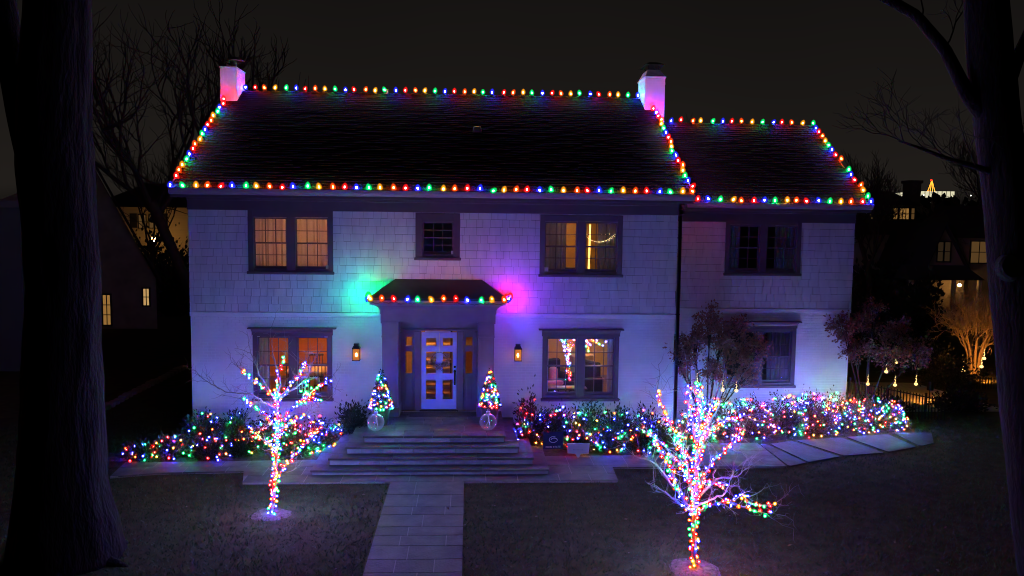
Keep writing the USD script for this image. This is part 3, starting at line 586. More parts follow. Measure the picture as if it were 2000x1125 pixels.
# ================================================================== LIGHT STRINGS
CAGE = {}
def bulb_shape(kind, col, root, loc, name='bulb', tilt=None):
    key = (kind, col); p = path_for(name, root)
    x = UsdGeom.Xform.Define(stage, p)
    if key in CAGE:
        x.GetPrim().GetReferences().AddInternalReference(CAGE[key]); x.GetPrim().SetInstanceable(True)
    x.ClearXformOpOrder() if False else None
    op, orr = x.GetPrim().GetAttribute('xformOp:translate'), x.GetPrim().GetAttribute('xformOp:rotateXYZ')
    (UsdGeom.XformOp(op) if op and op.IsValid() else x.AddTranslateOp()).Set(Gf.Vec3d(*map(float, loc)))
    if kind == 'large': (UsdGeom.XformOp(orr) if orr and orr.IsValid() else x.AddRotateXYZOp()).Set(Gf.Vec3f(*map(float, tilt if tilt is not None else (0, 0, 0))))
    if key not in CAGE:
        CAGE[key] = Sdf.Path(p)
        if kind == 'large':
            MB().lathe([(.001, .155), (.03, .145), (.062, .110), (.081, .052), (.078, .012), (.056, -.024), (.024, -.042), (.001, -.045)], sides=16).build('glass', HALO[col], x.GetPrim(), smooth=True)  # glass enlarged well past bulb size to carry the painted halo
            MB().tm(trimesh.creation.icosphere(1, .021).apply_scale((1, 1, 1.5)).apply_translation((0, 0, .042))).build('filament', FIL['large_' + col], x.GetPrim())
            MB().lathe([(.025, -.01), (.025, -.045), (.001, -.045)], sides=8).build('socket', SOCKET, x.GetPrim())
        else:
            MB().tm(trimesh.creation.icosphere(2, .033)).build('glass', HALO[col], x.GetPrim(), smooth=True)  # glass shell doubles as the painted halo round the filament
            MB().tm(trimesh.creation.icosphere(1, .0115)).build('filament', FIL[col], x.GetPrim())
    return x
def wire(points, root, r=.006):
    MB().tube(points, r, 4, cap=False).build('wire', WIRE, root)
C5 = {'R': 'red', 'O': 'orange', 'Y': 'yellow', 'G': 'green', 'B': 'blue'}
def roof_string(p0, p1, n, seq, label, up=.05, dead=()):
    p0, p1 = np.array(p0, float), np.array(p1, float); R = rng(int(abs(p0[0] * 131 + p1[2] * 17)) + n)
    t = thing('roof_light_string', label, 'light string', group=None); pts = []
    for i in range(n):
        q = p0 + (p1 - p0) * i / (n - 1) + R.normal(0, .02, 3) * (1, .6, .5)
        if pts: pts.append((pts[-1] + q - (0, 0, .04)) / 2 - (0, 0, R.uniform(.005, .05)))
        pts.append(q - (0, 0, .04))
        if i in dead: continue
        bulb_shape('large', C5[seq[i % len(seq)]], t, q, tilt=(R.normal(0, 13), R.normal(0, 16), 0))
    wire(pts, t)
def rf(x, y): return (x, y, 6.31 + RS * (y + .5) + .07)
def wrf(x, y): return (x, y, 6.16 + WRS * (y - .6) + .07)
roof_string((-6.55, -.5, 6.34), (at(1333, 379, -.5)[0], -.5, 6.34), 43, 'BGYOR', 'coloured bulbs along the gutter of the main roof')
roof_string(rf(-6.55, -.15), rf(-6.52, 4.08), 17, 'ROYGBROYGBROYGBRR', 'coloured bulbs up the left roof edge to the left chimney')
roof_string((-6.09, 4.78, 9.53), (6.0, 4.78, 9.53), 41, 'BROYG', 'coloured bulbs along the top ridge between the two chimneys')
roof_string((6.41, -.5, 6.36), rf(6.36, 4.03), 19, 'ORBGYORBGYORBGYORBR', 'coloured bulbs up the right edge of the main roof to the chimney')
roof_string((6.83, .55, 6.19), (11.57, .55, 6.19), 17, 'RBGYO', 'coloured bulbs along the lower gutter of the right wing')
roof_string((6.72, 4.65, 8.76), (11.57, 4.65, 8.76), 16, 'GBROY', 'coloured bulbs along the short ridge of the right wing')
roof_string(wrf(11.57, 4.4), wrf(11.57, .8), 15, 'BROYG', 'coloured bulbs down the sloping edge at the far right', dead=(8,))
PYB = PY - .03 - .30
t_ = roof_string((-1.66, PYB, 3.62), (1.66, PYB, 3.62), 12, 'YORBG', 'coloured bulbs along the front of the door canopy')
t_ = roof_string((-1.74, PYB + .12, 3.62), (-1.79, -.19, 3.62), 4, 'BGGG', 'four coloured bulbs on the left side of the door canopy')
t_ = roof_string((1.74, PYB + .12, 3.62), (1.79, -.19, 3.62), 4, 'BBRR', 'four coloured bulbs on the right side of the door canopy')
def led_string(name_label, pts, seed, extra_wire=None, cols=None):
    R = rng(seed); t = thing('light_string', name_label, 'light string'); cs = list(BULB); cnt = 0; rest = {}
    pr = [.26, .11, .11, .20, .32]
    order = np.argsort([p[1] for p in pts]) if len(pts) > 300 else range(len(pts))
    for q in (pts[i] for i in order):
        col = cs[R.choice(5, p=pr)]
        if cnt < 300: bulb_shape('small', col, t, q); cnt += 1
        else: rest.setdefault(col, []).append(q)
    if rest:
        ms = part('bulb_mass', t, 'stuff')
        for col, qs in rest.items():
            a, b = MB(), MB()
            for q in qs: a.tm(trimesh.creation.icosphere(2, .033).apply_translation(q)); b.tm(trimesh.creation.icosphere(1, .0115).apply_translation(q))
            a.build(col + '_glass', HALO[col], ms, smooth=True); b.build(col + '_filament', FIL[col], ms)  # joined shells carry the same painted halo
    if extra_wire:
        m = MB()
        for w_ in extra_wire: m.tube(w_, .004, 3, cap=False)
        m.build('wire', WIRE, t)
    return t

# ================================================================== THE TWO LIT TREES
def resample(p, step):
    p = np.asarray(p, float); s_ = np.r_[0, np.cumsum(np.linalg.norm(np.diff(p, axis=0), axis=1))]; n = max(int(s_[-1] / step), 2); u = np.linspace(0, s_[-1], n)
    return np.stack([np.interp(u, s_, p[:, k]) for k in range(3)], 1)
def twigs(mb, p, d, L, r, lev, R):
    n = 5; pts = [p]; dd = d / (np.linalg.norm(d) + 1e-9)
    for i in range(n):
        dd = dd + R.normal(0, .22, 3) + (0, 0, .06); dd /= np.linalg.norm(dd); pts.append(pts[-1] + dd * L / n)
    mb.tube(pts, np.linspace(r, r * .45, n + 1), 4, cap=False)
    if lev > 0:
        for i in range(1, n + 1):
            if R.random() < .75:
                nd = dd + R.normal(0, .75, 3); twigs(mb, pts[i], nd, L * R.uniform(.4, .65), r * .6, lev - 1, R)
def lit_tree(label, slabel, branches, yb, seed, rt, dens, ntw, tl):
    R = rng(seed); t = thing('ornamental_tree', label, 'tree'); wood, tw, leds, wires = MB(), MB(), [], []
    for bi, (pp, dep, lit) in enumerate(branches):
        m = len(pp); ys = yb + np.linspace(dep[0], dep[1], m); p = np.array([at(*q, yy) for q, yy in zip(pp, ys)]); p = resample(p, .07)
        p[1:-1] += R.normal(0, .008, (len(p) - 2, 3))
        r0, r1 = (rt, rt * .6) if bi == 0 else (rt * .5, .006)
        rr = np.linspace(r0, r1, len(p)); (wood if bi == 0 else wood).tube(p, rr, 7)
        if bi > 0:
            for i in range(1, len(p)):
                if R.random() < ntw:
                    d = np.gradient(p, axis=0)[i]; d = d / np.linalg.norm(d) + R.normal(0, .6, 3); twigs(tw, p[i], d, tl * R.uniform(.5, 1.2), .0055, 1, R)
            twigs(tw, p[-1], p[-1] - p[-3], tl * 1.2, .006, 1, R)
        if lit:
            q = resample(p, dens[0] if bi == 0 else dens[1]); ph = R.uniform(0, 6)
            q2 = []
            for i, c_ in enumerate(q):
                rr_ = (r0 + (r1 - r0) * i / len(q)) + .022; a_ = ph + i * 1.9
                o = np.array([math.cos(a_) * rr_, math.sin(a_) * rr_ * .9, R.normal(0, .014)]) + R.normal(0, .012, 3)
                leds.append(c_ + o); q2.append(c_ + o)
            wires.append(np.array(q2))
    wood.build('trunk', BARK2, t, smooth=True); tw.build('twigs', BARK2, t, kind='stuff')
    led_string(slabel, leds, seed + 1, wires)
L1 = [([(530, 1005), (535, 960), (538, 920), (541, 860), (541, 800), (541, 768)], (0, 0), 1),
      ([(541, 775), (528, 768), (508, 752), (490, 738), (474, 724)], (0, -.3), 1), ([(538, 835), (522, 812), (500, 796), (488, 788), (475, 780)], (0, -.5), 1),
      ([(542, 775), (541, 745), (545, 722), (554, 699)], (0, .1), 1), ([(543, 778), (562, 758), (580, 740), (590, 725), (598, 706)], (0, .3), 1),
      ([(545, 835), (568, 800), (590, 785), (605, 770), (622, 754), (645, 742)], (0, -.2), 1), ([(590, 785), (608, 776), (624, 783)], (-.1, -.4), 1), ([(588, 786), (594, 764), (598, 742)], (-.1, .1), 1),
      ([(533, 965), (545, 925), (562, 905), (585, 878), (610, 850), (632, 828)], (0, -.3), 1), ([(539, 880), (520, 862), (500, 852), (486, 832)], (0, .5), 1), ([(540, 850), (560, 830), (578, 818), (600, 812)], (0, .6), 1),
      ([(541, 790), (525, 760), (505, 730), (490, 690)], (0, .4), 0), ([(541, 790), (548, 740), (532, 690), (530, 665)], (0, -.2), 0), ([(545, 780), (600, 740), (610, 710)], (0, .2), 0), ([(540, 800), (490, 770), (440, 765), (400, 742)], (0, .4), 0)]
lit_tree('small bare tree wrapped in bulbs on the left lawn', 'coloured bulbs wound round the small left lawn tree', L1, -5.69, 61, .042, (.026, .043), .55, .35)
L2 = [([(1356, 1112), (1354, 1045), (1356, 1008), (1359, 985), (1361, 915), (1364, 858), (1366, 800), (1367, 760)], (0, .1), 1),
      ([(1356, 1004), (1336, 979), (1320, 953), (1314, 927), (1304, 907), (1286, 875), (1266, 842)], (0, -.5), 1), ([(1355, 990), (1344, 915), (1333, 875), (1315, 843), (1301, 814), (1289, 790), (1283, 766)], (0, .3), 1),
      ([(1360, 970), (1376, 925), (1393, 901), (1413, 881), (1436, 860), (1448, 840)], (0, -.4), 1), ([(1357, 1010), (1382, 988), (1405, 982), (1428, 977), (1451, 967), (1462, 970)], (0, -.7), 1),
      ([(1425, 980), (1451, 991), (1474, 997), (1489, 1002), (1506, 1002)], (-.6, -.9), 1), ([(1455, 976), (1468, 984), (1490, 988), (1513, 984)], (-.6, -.7), 1), ([(1361, 944), (1382, 941), (1405, 949), (1417, 946)], (0, .4), 1),
      ([(1362, 900), (1376, 848), (1398, 832), (1422, 817), (1446, 812)], (0, .6), 1), ([(1361, 880), (1354, 830), (1346, 790), (1345, 752)], (0, .3), 1), ([(1363, 865), (1388, 800), (1402, 790)], (0, .5), 1),
      ([(1345, 940), (1325, 900), (1290, 865), (1275, 850)], (.1, .6), 1), ([(1364, 840), (1372, 790), (1361, 748)], (0, -.3), 1), ([(1352, 900), (1322, 865), (1330, 850)], (0, .6), 1),
      ([(1357, 1005), (1330, 985), (1295, 960), (1272, 948)], (0, -.3), 0), ([(1360, 975), (1400, 935), (1440, 930), (1460, 915)], (0, .2), 0), ([(1360, 990), (1390, 975), (1415, 965), (1425, 940)], (0, -.3), 0), ([(1364, 860), (1400, 800), (1420, 760)], (0, .3), 0), ([(1320, 955), (1280, 905), (1240, 890)], (-.2, -.1), 0)]
lit_tree('taller bare tree wrapped in bulbs on the right lawn', 'coloured bulbs wound round the taller right lawn tree', L2, -8.33, 62, .045, (.026, .044), .6, .4)

# ================================================================== SHRUBS AND LIT BEDS
def shrub(name, label, cat, loc, size, n, leaf, m, seed, dome=1.0, asp=.5, group=None, stemm=None, spiky=.0):
    R = rng(seed); t = thing(name, label, cat, loc, group=group); sx, sy, sz = size
    k = max(int(n / 45), 6)
    d = R.normal(size=(k, 3)); d[:, 2] = np.abs(d[:, 2]); d /= np.linalg.norm(d, axis=1, keepdims=True)
    rr = R.uniform(.45, 1., k) ** .6 * (1 + spiky * R.normal(0, 1, k))
    tips = d * rr[:, None] * np.array([sx, sy, sz * .92]) + np.array([0, 0, sz * .06])
    st = MB()
    for q in tips[:60]: st.tube([(q[0] * .15, q[1] * .15, 0), (q[0] * .55, q[1] * .55, q[2] * .6), q], [.012, .008, .004], 4, cap=False)
    st.build('stem', BARK3, t)
    idx = R.integers(0, k, n); u = R.uniform(.35, 1.05, n)[:, None]
    c = tips[idx] * u + R.normal(0, 1, (n, 3)) * np.array([sx, sy, sz]) * .10; c[:, 2] = np.abs(c[:, 2]) + .01
    MB().add(*leaf_mesh(c, leaf, R, asp, .5, d[idx] * 1.2 + (0, 0, .3))).build('crown', m, t)
    return t
def surf(loc, size, n, R, front=True):
    d = R.normal(size=(n * 3, 3)); d[:, 2] = np.abs(d[:, 2]); d = d[d[:, 1] < .35] if front else d; d = d[:n]; d /= np.linalg.norm(d, axis=1, keepdims=True)
    return list(np.array(loc) + d * R.uniform(.80, 1.03, (len(d), 1)) * np.array(size) + (0, 0, .04))
_R = rng(71); pts = []
BED = [('low spreading evergreen at the far left end of the lit bed', (-6.75, -2.0, 0), (.50, .36, .36), 16, EVERG), ('dark evergreen second from the left end of the left bed', (-6.1, -1.9, 0), (.50, .45, .5), 22, EVERG),
       ('dark evergreen against the left corner of the brick wall', (-5.75, -.75, 0), (.55, .45, .80), 10, EVERG), ('rounded evergreen under the left window corner', (-4.95, -.7, 0), (.55, .45, .78), 9, EVERG2),
       ('small loose shrub at the front of the left bed', (-5.3, -2.0, 0), (.45, .35, .48), 22, EVERG), ('tiny dark shrub beside the path behind the left tree', (-4.6, -1.75, 0), (.32, .3, .42), 10, EVERG),
       ('lit evergreen just right of the left lawn tree', (-3.35, -1.6, 0), (.62, .5, .72), 62, EVERG2), ('lit evergreen next to the flank of the steps', (-2.75, -1.25, 0), (.52, .45, .80), 40, EVERG2),
       ('evergreen half hidden by the left lawn tree', (-4.0, -1.1, 0), (.5, .45, .72), 24, EVERG)]
for i, (lab, loc, sz, nl, m) in enumerate(BED):
    shrub('evergreen_shrub', lab, 'shrub', loc, sz, 3600, .095, m, 100 + i, asp=.4, spiky=.12); pts += surf(loc, sz, nl, _R)
led_string('net of coloured bulbs over the left bed shrubs', pts, 72)
shrub('evergreen_shrub', 'dark unlit evergreen standing left of the steps', 'shrub', (-2.1, -.85, 0), (.40, .38, 1.12), 4200, .10, EVERG, 120, asp=.4, spiky=.1)
pts = []
BED2 = [('tall feathery evergreen right of the right flower pot', (2.35, -.75, 0), (.48, .42, 1.30), 16, EVERG), ('lit leafy shrub at the right flank of the steps', (2.15, -1.3, 0), (.36, .4, .72), 22, EVERG2),
        ('dark evergreen behind the small navy flag', (3.0, -.9, 0), (.5, .45, .96), 20, EVERG), ('evergreen under the left half of the living room window', (3.75, -.8, 0), (.52, .45, .92), 22, EVERG),
        ('evergreen under the right half of the living room window', (4.5, -.8, 0), (.52, .45, .95), 18, EVERG), ('evergreen at the downspout corner of the brick wall', (5.35, -.75, 0), (.55, .45, .9), 16, EVERG),
        ('low lit shrub behind the white yard sign', (3.45, -1.45, 0), (.42, .35, .52), 22, EVERG2), ('low lit shrub right of the white yard sign', (4.2, -1.5, 0), (.42, .36, .55), 26, EVERG2), ('low shrub behind the right lawn tree', (5.0, -1.5, 0), (.45, .38, .5), 22, EVERG)]
for i, (lab, loc, sz, nl, m) in enumerate(BED2):
    shrub('evergreen_shrub', lab, 'shrub', loc, sz, 3600, .095, m, 130 + i, asp=.4, spiky=.12); pts += surf(loc, sz, nl, _R)
led_string('net of coloured bulbs over the bed under the living room window', pts, 73)
# the long hedge before the wing, as separate bushes
pts = []
HB = [(6.7, -.35, .55, .5, .82), (7.35, -.15, .70, .62, .98), (8.25, .0, .72, .66, 1.06), (9.15, .1, .72, .66, 1.14), (10.05, .25, .74, .66, 1.12), (10.95, .45, .70, .62, 1.0), (11.75, .6, .66, .58, .88), (12.45, .75, .52, .5, .74)]
names = ['leftmost, beside the downspout corner', 'behind the right lawn tree', 'third from the left', 'under the wing window', 'in the middle of the row', 'at the wing wall corner', 'second from the right', 'at the far right end']
for i, (x, y, sx, sy, sz) in enumerate(HB):
    shrub('hedge_bush', f'brown leafed hedge bush {names[i]}, covered in bulbs', 'bush', (x, y, 0), (sx, sy, sz), 5200, .062, HEDGEL, 160 + i, asp=.55)
    d = _R.normal(size=(200, 3)); d[:, 2] = np.abs(d[:, 2]); d = d[d[:, 1] < .3]; d /= np.linalg.norm(d, axis=1, keepdims=True); d = d[:60]
    pts += list(np.array([x, y, .02]) + d * np.array([sx, sy, sz]) * _R.uniform(.84, 1.04, (len(d), 1)))
led_string('dense net of coloured bulbs over the long hedge', pts, 74)
# small-leaved dark trees before the wing
def leafy_tree(label, base, crowns, n, leaf, seed, stems=4):
    R = rng(seed); t = thing('shrubby_tree', label, 'tree', base); st = MB(); cs, ds = [], []  # base
    for (cx, cy, cz, rx, ry, rz) in crowns:
        k = 16; d = R.normal(size=(k, 3)); d /= np.linalg.norm(d, axis=1, keepdims=True); tips = np.array([cx, cy, cz]) + d * np.array([rx, ry, rz]) * R.uniform(.5, 1, (k, 1))
        mid = np.array([cx * .45, cy * .4, cz * .5])
        st.tube([(R.normal(0, .03), R.normal(0, .03), 0), mid * .55 + R.normal(0, .02, 3), mid, (cx, cy, cz - rz * .3)], [.03, .026, .02, .012], 5, cap=False)
        for q in tips: st.tube([mid + (np.array([cx, cy, cz]) - mid) * R.uniform(.3, .9), (np.array([cx, cy, cz]) + q) / 2 + R.normal(0, .05, 3), q], [.010, .007, .004], 4, cap=False)
        nn = int(n * rx * rz); i_ = R.integers(0, k, nn); u = R.uniform(.3, 1.08, nn)[:, None]
        cs.append(np.array([cx, cy, cz]) * (1 - u) + tips[i_] * u + R.normal(0, .07, (nn, 3))); ds.append(d[i_])
    st.build('trunk', BARK3, t, smooth=True)
    MB().add(*leaf_mesh(np.vstack(cs), leaf, R, .6, .3, np.vstack(ds))).build('crown', REDLEAF, t)
leafy_tree('dark red leafed tree hiding half the wing window', (7.15, .25, 0), [(-.45, 0, 2.5, .62, .5, .55), (.35, .1, 2.55, .7, .5, .55), (.0, 0, 3.1, .38, .35, .45), (.95, .05, 2.15, .55, .45, .5), (-.75, -.1, 1.9, .42, .4, .45), (.2, .1, 1.75, .6, .5, .42), (.75, 0, 2.85, .45, .35, .33), (-1.0, -.1, 2.25, .4, .35, .3), (1.35, 0, 2.35, .4, .4, .4), (1.0, 0, 1.55, .45, .4, .3)], 4600, .075, 81)
leafy_tree('dark red leafed tree at the right corner of the house', (11.9, 1.1, 0), [(-.75, -.1, 2.75, .55, .45, .45), (.1, .1, 2.75, .7, .55, .55), (.9, .1, 2.6, .65, .5, .5), (-.35, 0, 2.1, .6, .5, .42), (.6, 0, 1.95, .7, .5, .45), (1.5, .1, 2.1, .5, .45, .5), (.2, .1, 3.3, .4, .35, .25)], 4200, .085, 82)
# topiaries in pots
def topiary(x, y, r, h, potr, pot_h, label, slabel, plabel, seed):
    R = rng(seed)
    p = thing('flower_pot', plabel, 'pot', (x, y, .652))
    MB().lathe([(.001, .0), (potr * .72, .0), (potr * .92, pot_h * .85), (potr * 1.02, pot_h * .86), (potr * 1.05, pot_h), (potr * .9, pot_h), (potr * .86, pot_h - .05), (.001, pot_h - .05)], sides=24).build('pot_body', POT, p, smooth=30)
    t = thing('potted_conifer', label, 'shrub', (x, y, .652 + pot_h - .05))
    MB().tube([(0, 0, -.02), (0, 0, h * .95)], [.018, .005], 6).build('trunk', BARK3, t)
    n = 2600; u = 1 - np.sqrt(R.uniform(0, 1, n)); a = R.uniform(0, 6.283, n); q = r * (1 - u) ** .85 * R.uniform(.55, 1.06, n)
    c = np.stack([np.cos(a) * q, np.sin(a) * q, .03 + u * h], 1)
    MB().add(*leaf_mesh(c, .06, R, .35, .2, np.stack([np.cos(a), np.sin(a), .6 + 0 * a], 1))).build('crown', EVERG, t)
    n = 62; u = 1 - np.sqrt(R.uniform(0, 1, n)) ; a = R.uniform(np.pi * .95, np.pi * 2.05, n); q = r * (1 - u) ** .85 * 1.08
    led_string(slabel, list(np.stack([x + np.cos(a) * q, y + np.sin(a) * q, .652 + pot_h + u * h * .98], 1)), seed + 5)
topiary(-1.34, -1.4, .27, .95, .225, .42, 'small conifer lit with bulbs in the left pot', 'coloured bulbs on the left potted conifer', 'dark clay pot on the landing left of the door', 201)
topiary(1.29, -1.4, .24, .93, .235, .46, 'small conifer lit with bulbs in the right pot', 'coloured bulbs on the right potted conifer', 'dark clay pot on the landing right of the door', 202)
def orb(p, label, r=.2):
    t = thing('glass_globe', label, 'ornament', p)
    MB().tm(trimesh.creation.icosphere(4, r).apply_translation((0, 0, r))).build('globe', ORBG, t, smooth=True)
    MB().lathe([(.05, 2 * r - .012), (.05, 2 * r + .05), (.02, 2 * r + .06), (.001, 2 * r + .06)], sides=12).tm(trimesh.creation.torus(.025, .006, 12, 6).apply_transform(trimesh.transformations.rotation_matrix(np.pi / 2, (1, 0, 0))).apply_translation((0, 0, 2 * r + .085))).build('cap', CAPM, t)
    w = MB()
    for k in range(3): w.tube([(math.cos(k * 2 + .4) * .03, math.sin(k * 2) * .03, 2 * r), (.03 * math.sin(k), .02, r * 1.2), (.05 * math.cos(k * 3), .0, r * .5), (.02, .03 * k, .02)], .006, 5)
    w.build('light_wire', glow(f'globe_wire_glow_{label[12:17]}', (.55, .5, 1.), .5), t)
orb(atz(734, 841, .652), 'large clear glass globe on the left of the landing'); orb(atz(953, 840, .652), 'large clear glass globe on the right of the landing')
# wreath on the door
wr = thing('door_wreath', 'thin twig wreath hung by a ribbon on the front door', 'wreath', (0.005, YD - .05, 1.99)); _R = rng(91)
tb = MB(); a = np.linspace(0, 2 * np.pi, 40)
for k in range(3): tb.tube(np.stack([np.cos(a) * (.20 + .01 * np.sin(a * 5 + k * 2)), .012 * np.cos(a * 4 + k * 2), np.sin(a) * .19], 1), .006, 4, cap=False)
tb.build('ring', BARK2, wr)
aa = _R.uniform(np.pi * .85, np.pi * 2.15, 260); rr_ = .2 + _R.normal(0, .035, 260)
MB().add(*leaf_mesh(np.stack([np.cos(aa) * rr_, _R.normal(-.015, .015, 260), np.sin(aa) * rr_ * .95], 1), .08, _R, .4)).build('leaves', leafmat('wreath_leaf', (.5, .45, .45), .2, .4), wr)
MB().box(-.012, .012, -.004, .0, .19, .70).build('ribbon', mat('pale_ribbon', (.75, .72, .75), .5, .05), wr)
# yard signs
fp = atz(1080, 892, .02); fg = thing('garden_flag', 'small navy garden flag with pale oval emblem', 'flag', (fp[0], fp[1] + .02, 0), 4)
MB().tube([(-.27, 0, 0), (-.27, 0, .62), (.27, 0, .62)], .007, 6).build('pole', METAL, fg)
NAVY = mat('navy_cloth', (.012, .020, .085), .8, .2, 20.)
n = 14; xs = np.linspace(-.24, .24, n); yy = .012 * np.sin(xs * 14)
MB().add(np.concatenate([np.stack([xs, yy, np.full(n, .20)], 1), np.stack([xs, yy * .4, np.full(n, .61)], 1)]), [[i, i + 1, n + i + 1, n + i] for i in range(n - 1)]).build('cloth', NAVY, fg)
PALE = mat('pale_print', (.55, .58, .68), .8, .05)
em = MB(); a = np.linspace(rad(60), rad(330), 26)
for s0 in (1,):
    ou, inn = np.stack([np.cos(a) * .105, np.full(26, -.016), .435 + np.sin(a) * .078], 1), np.stack([np.cos(a) * .088, np.full(26, -.016), .435 + np.sin(a) * .064], 1)
    em.add(np.concatenate([ou, inn]), [[i, i + 1, 26 + i + 1, 26 + i] for i in range(25)])
a2 = np.linspace(rad(-20), rad(165), 16); ou, inn = np.stack([.02 + np.cos(a2) * .085, np.full(16, -.0165), .42 + np.sin(a2) * .06], 1), np.stack([.02 + np.cos(a2) * .072, np.full(16, -.0165), .41 + np.sin(a2) * .05], 1)
em.add(np.concatenate([ou, inn]), [[i, i + 1, 16 + i + 1, 16 + i] for i in range(15)]); em.build('emblem', PALE, fg)
tx = meshkit.text_mesh('PENN STATE', .042, .002, True); tx.apply_transform(trimesh.transformations.rotation_matrix(np.pi / 2, (1, 0, 0))); tx.apply_translation((-(tx.bounds[0][0] + tx.bounds[1][0]) / 2, -.014, .235)); MB().tm(tx).build('lettering', PALE, fg)
sp = atz(1129, 895, .02); sg = thing('yard_sign', 'white yard sign on a pointed stake at the path edge', 'sign', (sp[0], sp[1], 0), -3)
sgp = Polygon([(-.265, .38), (.265, .38), (.25, .14), (.06, .12), (0, 0), (-.06, .12), (-.25, .14)])
MB().add(*sheet(sgp, -.01, .02)).build('panel', mat('white_sign_board', (.42, .40, .44), .4, .03), sg)
mk = MB(); _R = rng(93)
for i in range(8): mk.box(-.12 + i * .03, -.104 + i * .03, -.0125, -.0102, .215, .215 + .03)
mk.build('faint_print', mat('grey_print', (.3, .3, .34), .8, .05), sg)

# ================================================================== INTERIOR THINGS
WOOD = mat('dark_wood', (.05, .025, .014), .4, .3, 5.); CLOTH = mat('dark_upholstery', (.03, .022, .02), .9, .2, 20.); TAN = mat('tan_upholstery', (.42, .25, .10), .8, .15, 20.); ROSE = mat('rose_throw', (.5, .17, .09), .9, .2, 20.)
def armchair(x, y, rz, m, label):
    t = thing('armchair', label, 'armchair', (x, y, .70), rz)
    MB().bbox(-.36, .36, -.35, .3, .2, .45, .06).build('seat', m, t); MB().bbox(-.38, .38, .2, .38, .2, 1.0, .07).build('backrest', m, t)
    for s_ in (-1, 1): MB().bbox(s_ * .42 - .08, s_ * .42 + .08, -.35, .35, .15, .62, .05).build('armrest', m, t)
    for a in (-1, 1):
        for b in (-1, 1): MB().tube([(a * .36, b * .3, 0), (a * .36, b * .3, .18)], .025, 8).build('leg', WOOD, t)
armchair(3.15, 1.7, 25, CLOTH, 'dark armchair left in the living room window'); armchair(3.95, 1.5, -60, CLOTH, 'dark armchair right in the living room window'); armchair(4.0, 3.0, 200, TAN, 'tan armchair deeper in the living room')
tl = thing('table_lamp', 'table lamp with pale shade in the living room window', 'lamp', (2.72, 2.2, 1.45)); MB().tube([(0, 0, 0), (0, 0, .42)], [.05, .015], 8).build('stand', WOOD, tl); MB().lathe([(.17, .38), (.09, .62)], sides=16).build('shade', glow('pale_lamp_shade', (1., .62, .3), 1.2), tl)
tb = thing('side_table', 'side table under the lamp in the living room', 'table', (2.72, 2.2, .70)); MB().bbox(-.28, .28, -.25, .25, .70, .745).build('table_top', WOOD, tb)
for a in (-.22, .22):
    for b in (-.2, .2): MB().tube([(a, b, 0), (a, b, .7)], .02, 6).build('leg', WOOD, tb)
ct = thing('coffee_table', 'low table with a pale runner inside the living room window', 'table', (3.35, .8, .70)); MB().bbox(-.5, .62, -.2, .25, .38, .42).build('table_top', WOOD, ct); MB().bbox(-.35, .5, -.12, .16, .42, .43).build('runner', TAN, ct)
for a in (-.45, .57):
    for b in (-.15, .2): MB().tube([(a, b, 0), (a, b, .38)], .02, 6).build('leg', WOOD, ct)
rt = thing('rose_throw', 'rose coloured throw over the left armchair', 'throw', (3.12, 1.35, 1.15), 20); MB().bbox(-.12, .1, -.1, .1, 0, .42, .05).build('upper_fold', ROSE, rt); MB().bbox(-.3, .22, -.22, -.02, -.06, .06, .04).build('lower_fold', ROSE, rt)
_R = rng(301)
p = []
for i in range(46):
    u = _R.uniform(0, 1); p.append((3.36 + .10 * u + _R.normal(0, .03 + .07 * (u < .3)), .55 + _R.normal(0, .03), 2.50 - 1.15 * u))
for i in range(26):
    p.append((4.0 + _R.normal(0, .17), .6 + _R.normal(0, .04), 2.45 - abs(_R.normal(0, .13))))
for nm_, sel in (('long string of coloured bulbs hanging inside the living room window', p[:46]), ('short cluster of coloured bulbs inside the right sash of the living room', p[46:])): led_string(nm_, [tuple(q) for q in sel], 302)
dt = thing('dining_table', 'dining table in the orange lit room left of the door', 'table', (-3.3, 1.6, .70)); MB().bbox(-.9, .9, -.5, .5, .72, .77).build('table_top', TAN, dt)
for a in (-.8, .8):
    for b in (-.4, .4): MB().bbox(a - .035, a + .035, b - .035, b + .035, 0, .72).build('leg', WOOD, dt)
def dchair(x, y, rz, lab):
    t = thing('dining_chair', lab, 'chair', (x, y, .70), rz, 'dining chairs'); MB().bbox(-.22, .22, -.22, .22, .43, .48).build('seat', WOOD, t)
    b = MB(); b.bbox(-.21, .21, .2, .23, .98, 1.05)
    for i in range(5): b.tube([(-.18 + .09 * i, .215, .48), (-.18 + .09 * i, .215, .98)], .012, 5)
    b.build('backrest', WOOD, t)
    for a in (-.19, .19):
        for c_ in (-.19, .19): MB().tube([(a, c_, 0), (a, c_, .43)], .018, 6).build('leg', WOOD, t)
for i, (x, y, rz, lab) in enumerate(((-3.9, 1.05, 180, 'spindle back dining chair left of the window mullion'), (-3.15, 1.05, 180, 'spindle back dining chair right of the window mullion'), (-3.6, 2.3, 0, 'spindle back dining chair behind the table'))): dchair(x, y, rz, lab)
sc = thing('china_cabinet', 'open dark cabinet against the orange dining room wall', 'cabinet', (-3.0, 4.2, .70)); c_ = MB(); c_.bbox(-.6, .6, .2, .35, 0, 1.7); c_.build('back_panel', WOOD, sc)
for z in (.5, .9, 1.3, 1.7): MB().bbox(-.6, .6, -.1, .2, z - .02, z + .02).build('shelf', TAN, sc)
stt = thing('staircase', 'wooden staircase rising inside the entrance hall', 'staircase', (.0, 1.4, .64)); 
for i in range(13): MB().bbox(-.55, .25, i * .24, i * .24 + .27, i * .19 + .15, i * .19 + .19).build('tread', TAN, stt); MB().bbox(-.55, .25, i * .24 + .25, i * .24 + .27, i * .19, i * .19 + .15).build('riser', DOORP, stt)
rl = MB()
